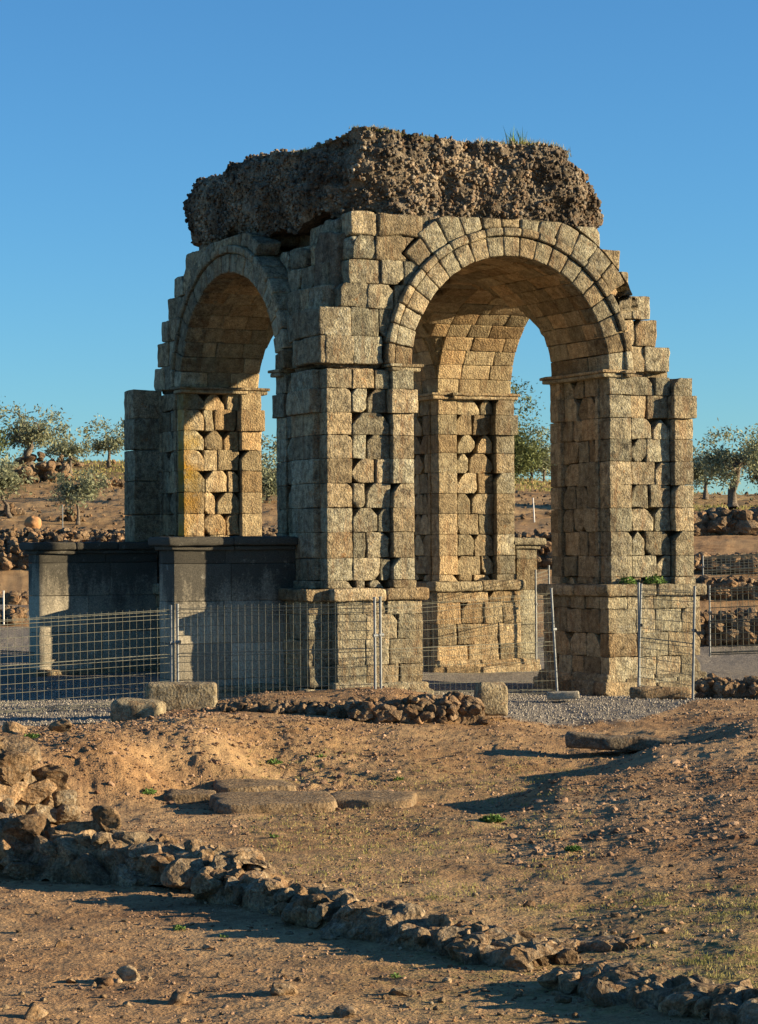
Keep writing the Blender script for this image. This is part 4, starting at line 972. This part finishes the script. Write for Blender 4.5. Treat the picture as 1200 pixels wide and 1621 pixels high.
mesh_panel(P_(847, 1040, 52.), P_(868, 1038, 53.), 1.8, 1.9, 'narrow mesh fence seen between the rear pier and the right pier', posts=(True, True), wr=.0025)
mesh_panel(P_(-60, 1095, 50.), P_(52, 1088, 48.), .9, .7, 'low distant fence behind the left pedestal wall', posts=(False, False), wr=.005)
# concrete feet
cutblock(889, 1107, 39.6, .52, .13, .2, -YAW-.1, 'small pale concrete foot under the leaning fence post', name='fence_foot', mat=M_CONC, cat='concrete foot', rough=.008, rr=.02)
cutblock(1043, 1107, 40.8, 1.02, .2, .3, -YAW+.02, 'long mossy kerb block under the right fence posts', name='kerb_block', mat=M_ROCKD, cat='kerb', rough=.03)
M_SLAB = stone_mat('black_lichened_slab', base=((.05, .042, .034), (.20, .165, .12)), dark=.9, pale=.3, bump=1.)
bpy.data.objects['stone_slab'].data.materials[0] = M_SLAB
# stakes
def stake(px, py0, py1, d, label, dx=0, r=.02, mat=M_WHITE):
    m_ = MB(); a = P_(px, py0, d); b = P_(px+dx, py1, d); tubes(m_, a-np.array([0, 0, .1]), b, r, 8); tubes(m_, b, b+np.array([0, 0, .01]), r*1.25, 8)
    tag(m_.build('stake', mat, loc=a), label, 'stake')
stake(5, 982, 936, 56, 'white stake at the left edge before the rubble bank')
stake(846, 822, 789, 76, 'white stake on the slope seen through the right arch', dx=-2)
stake(99, 835, 800, 80, 'thin grey stake beside the young olive tree', r=.018, mat=M_GALV)
stake(1180, 842, 815, 80, 'thin slanting white rod on the right slope', dx=14, r=.016)
stake(1108, 842, 812, 79, 'grey stake at the right edge of the arch', r=.02, mat=M_GALV)

# ================================================================== ruins and rocks beyond the arch
def bank(px0, px1, d0, h, n, size, label, dep=1.2, group='rubble banks beyond the arch', mat=M_ROCK, dd=0):
    pl = [gp(px0, d0), gp((px0+px1)/2, d0+dd/2), gp(px1, d0+dd)]
    rubble_wall('rubble_bank', pl, [dep]*3, [h]*3, size, n, label, cat='ruined wall', group=group, mat=mat, shapes=MED)
bank(-60, 215, 76.5, .45, 520, .12, 'long low rubble bank at the foot of the left hillside', dep=1.4)
bank(-60, 130, 73.5, .9, 520, .16, 'high rubble bank behind the left pedestal wall', dep=2.0)
bank(-40, 45, 69, .3, 40, .2, 'small rubble heap on the gravel at the left edge', dep=1.0)
bank(-60, 35, 62, .5, 60, .24, 'nearest rubble heap at the left edge behind the fence', dep=1.0)
bank(400, 470, 76.5, .8, 120, .2, 'rubble bank seen through the left arch', dep=1.2)
bank(790, 900, 71.5, 1.0, 300, .22, 'rubble bank seen through the right arch', dep=1.6)
bank(1085, 1330, 79, .9, 230, .32, 'reddish boulder wall at the foot of the right hillside', dep=1.0)
bank(1085, 1330, 70.5, .55, 260, .22, 'second rubble wall from the top at the right edge', dep=1.0)
bank(1085, 1330, 65.5, .6, 260, .22, 'third rubble wall down at the right edge, behind the fence', dep=.9)
bank(1100, 1330, 60.5, .8, 260, .24, 'lowest rubble wall at the right edge, behind the fence', dep=.9)
# boulder and hillside rocks
b = at(52, 838, 82); m_ = MB(); V0, T0 = uvs(28, 18); V0 = V0*np.array([.28, .26, .27])*(1+.13*vn(V0, 2, 3)+.05*vn(V0, 6, 4))[:, None]; V0[:, 2] = np.clip(V0[:, 2], -.3, .31)
m_.add(V0, T=T0); o = m_.build('boulder', M_JAR); o.location = b+np.array([0, 0, .18]); tag(o, 'rounded orange boulder standing on the left slope above the rubble', 'boulder')
def heap(px, py, d, r, n, size, label, h=1.):
    mb = MB(); b = gp(px, d); a = rng.random(n)*2*pi; q = r*np.sqrt(rng.random(n)); z = (1-(q/r)**2)*h*rng.random(n)**.6
    C = b+np.column_stack([np.cos(a)*q*F2[1]+0, np.sin(a)*q*.6, z]); scatter(mb, C, size*.8*(.5+.8*rng.random(n)), MED, .8)
    tag(mb.build('rock_pile', M_ROCK, smooth=False), label, 'rock pile', 'rock piles on the hillside')
heap(62, 735, 112, 1.7, 60, .42, 'big pile of boulders on the left hillside under the wide olive', h=1.5)
heap(178, 745, 108, .55, 18, .3, 'few rocks on the left hillside beside the dark pillar', h=.3)
heap(103, 722, 122, .9, 30, .3, 'rocks on the crest of the left hill between two olives', h=.6)
heap(176, 722, 122, .4, 12, .22, 'small rocks at the foot of the rightmost left olive', h=.3)
heap(20, 797, 92, .5, 18, .22, 'dark stones beside the leaning left olive trunk', h=.35)
heap(112, 815, 88, .55, 22, .22, 'dark stones at the foot of the young olive', h=.35)
print('ruins done')

# ================================================================== olive trees
def tree(px, py_base, d, H, label, crown, seed, mat=M_LEAF, lean=0., leaf=.085, nleaf=5200, trunk_r=.16, fork=.35, clump=.42, spread=1., up=1., nbr=9):
    """crown: (half width, half height) in metres"""
    r = np.random.default_rng(seed); base = gp(px, d); e = tag(empty('olive_tree', base), label, 'tree', 'olive trees on the hillside')
    W_, Hc = crown; segs = []; tips = []
    if mat is M_LEAF: nleaf = int(nleaf*.72); clump *= .82
    ax = np.array([R2[0], R2[1], 0.]); ay = np.array([F2[0], F2[1], 0.])
    def limb(p, dirv, L, rad, n=6, wob=.18):
        pts = [p]; d_ = dirv/np.linalg.norm(dirv)
        for i in range(n):
            d_ = d_+r.normal(size=3)*wob; d_ /= np.linalg.norm(d_); pts.append(pts[-1]+d_*L/n)
        segs.append((np.array(pts), np.linspace(rad, rad*.35, n+1))); return pts[-1], d_, pts
    top = np.array([0., 0., H*fork])+ax*lean
    pts = [np.zeros(3)]; 
    for i in range(1, 6): q = i/5; pts.append(np.array([0, 0, H*fork*q])+ax*lean*q**1.3+r.normal(size=3)*.045*H*fork*.6)
    segs.append((np.array(pts), np.array([trunk_r*1.45, trunk_r*1.05, trunk_r*.9, trunk_r*.85, trunk_r*.85, trunk_r*.9])))
    tp = pts[-1]; cc = tp+np.array([0, 0, (H-H*fork)*.5])
    for k in range(nbr):
        a = 2*pi*(k+.6*r.random())/nbr; el = .15+.9*r.random()*up
        dv = (ax*math.cos(a)+ay*math.sin(a))*spread+np.array([0, 0, el]); L = (W_*.8*(.6+.5*r.random()))
        p, d2, ps = limb(tp-np.array([0, 0, .1*H*r.random()*fork]), dv, L, trunk_r*.42)
        tips.append(p)
        for j in range(4):
            q = ps[r.integers(2, 6)]; dv2 = d2+r.normal(size=3)*.65+np.array([0, 0, .35]); p2, _, ps2 = limb(q, dv2, L*(.4+.4*r.random()), trunk_r*.17, 4, .25); tips.append(p2); tips.append(ps2[2])
    tb = MB()
    for (ps, rs) in segs:
        k = 8; n = len(ps); th = np.arange(k)*2*pi/k; Vv = []
        for i in range(n):
            dv = ps[min(i+1, n-1)]-ps[max(i-1, 0)]; dv /= np.linalg.norm(dv); ref = np.array([1., 0, 0]) if abs(dv[2]) > .8 else np.array([0, 0, 1.])
            e1 = np.cross(dv, ref); e1 /= np.linalg.norm(e1); e2 = np.cross(dv, e1)
            rr = rs[i]*(1+.18*r.normal(size=k)); Vv.append(ps[i]+(e1[None]*np.cos(th)[:, None]+e2[None]*np.sin(th)[:, None])*rr[:, None])
        Vv = np.concatenate(Vv); i = np.arange(k); i2 = (i+1) % k
        tb.add(Vv, np.concatenate([np.stack([j*k+i, j*k+i2, (j+1)*k+i2, (j+1)*k+i], 1) for j in range(n-1)]), rnd=.5)
    tb.build('trunk', M_BARK, e)
    tips = np.array(tips); lim = np.array([W_, W_, Hc])
    # clumps at the twig ends plus some shell clumps so the outline is uneven
    m = 26; a = r.random(m)*2*pi; zc_ = (r.random(m)*2-1)*.85; q = np.sqrt(1-zc_**2)*(.7+.35*r.random(m))
    shell = cc+np.column_stack([0*a, 0*a, 0*a])+ax*(np.cos(a)*q*W_)[:, None]+ay*(np.sin(a)*q*W_)[:, None]+np.array([0, 0, 1.])*(zc_*Hc)[:, None]
    cl_ = np.concatenate([tips, shell]); cs = clump*(.55+.8*r.random(len(cl_)))
    wgt = cs**2/np.sum(cs**2); pick = r.choice(len(cl_), nleaf, p=wgt); g_ = r.normal(size=(nleaf, 3))*np.array([1, 1, .8])*.5
    C = cl_[pick]+g_*cs[pick][:, None]
    C = C+np.array([0, 0, -.10])*(np.abs(g_[:, :1])**2)       # drooping skirts
    dv = r.normal(size=(nleaf, 3)); dv /= np.linalg.norm(dv, axis=1)[:, None]; e1 = np.cross(dv, r.normal(size=(nleaf, 3))); e1 /= np.linalg.norm(e1, axis=1)[:, None]
    s_ = leaf*(.6+.9*r.random(nleaf))[:, None]
    Vv = np.stack([C-dv*s_, C+e1*s_*.36, C+dv*s_, C-e1*s_*.36], 1).reshape(-1, 3); k = np.arange(nleaf)*4
    lb = MB(); lb.add(Vv, np.stack([k, k+1, k+2, k+3], 1), rnd=np.repeat(np.clip(r.random(len(cl_))[pick]*.7+.3*r.random(nleaf), 0, 1), 4))
    lb.build('crown', mat, e, smooth=False); return e
tree(45, 723, 118, 2.95, 'wide olive tree with a thick trunk on the left skyline', (1.75, 1.0), 3, trunk_r=.21, fork=.52, clump=.5, nleaf=5200, spread=1.5)
tree(-42, 730, 108, 3.6, 'dark bushy tree cut off by the left edge of the picture', (1.5, 1.9), 8, mat=M_LEAFD, trunk_r=.2, fork=.4, clump=.6, nleaf=7000)
tree(112, 728, 116, 2.5, 'slim forked olive tree between the two skyline olives', (.95, .7), 12, trunk_r=.07, fork=.4, clump=.34, nleaf=1900, nbr=5)
tree(173, 722, 120, 2.3, 'small olive tree on the left skyline just beside the dark pillar', (1.15, .75), 19, trunk_r=.09, fork=.38, clump=.36, nleaf=2600, nbr=6)
tree(96, 728, 124, 1.5, 'low sparse olive behind the forked one on the skyline', (.9, .5), 27, trunk_r=.05, fork=.25, clump=.34, nleaf=1200, nbr=5)
tree(123, 820, 87, 1.95, 'young olive tree with a pale trunk on the left slope', (1.05, .45), 33, trunk_r=.055, fork=.55, clump=.34, nleaf=3000, nbr=7, spread=1.4, leaf=.075)
tree(16, 797, 90, 2.2, 'leaning olive tree at the left edge of the slope', (1.1, .6), 41, trunk_r=.07, fork=.5, lean=-.45, clump=.45, nleaf=4200, nbr=8, leaf=.08)
tree(425, 768, 100, 2.9, 'olive tree seen through the left arch', (1.0, 1.0), 45, trunk_r=.09, fork=.2, clump=.5, nleaf=4500)
tree(806, 772, 118, 4.7, 'tall dense evergreen tree seen through the right arch', (1.5, 2.0), 51, mat=M_LEAFD, trunk_r=.16, fork=.3, clump=.72, nleaf=15000, nbr=12)
tree(842, 762, 126, 2.8, 'pale airy olive tree right of the dense tree', (1.35, 1.0), 57, trunk_r=.09, fork=.25, clump=.45, nleaf=4000)
tree(862, 760, 124, 3.0, 'slender olive tree close to the right pier', (.7, .9), 58, trunk_r=.06, fork=.3, clump=.4, nleaf=1600, nbr=5)
tree(1160, 810, 96, 3.1, 'gnarled olive with a thick dark trunk on the right slope', (1.5, .75), 63, trunk_r=.17, fork=.55, lean=.15, clump=.48, nleaf=5600, spread=1.5, leaf=.08)
tree(1117, 787, 108, 2.6, 'olive tree with a straight pale trunk beside the right pier', (.9, .8), 69, trunk_r=.10, fork=.45, clump=.45, nleaf=3400)
tree(1215, 800, 100, 2.6, 'olive tree at the right edge of the picture', (1.2, .75), 75, trunk_r=.12, fork=.4, clump=.45, nleaf=3600)
print('done')
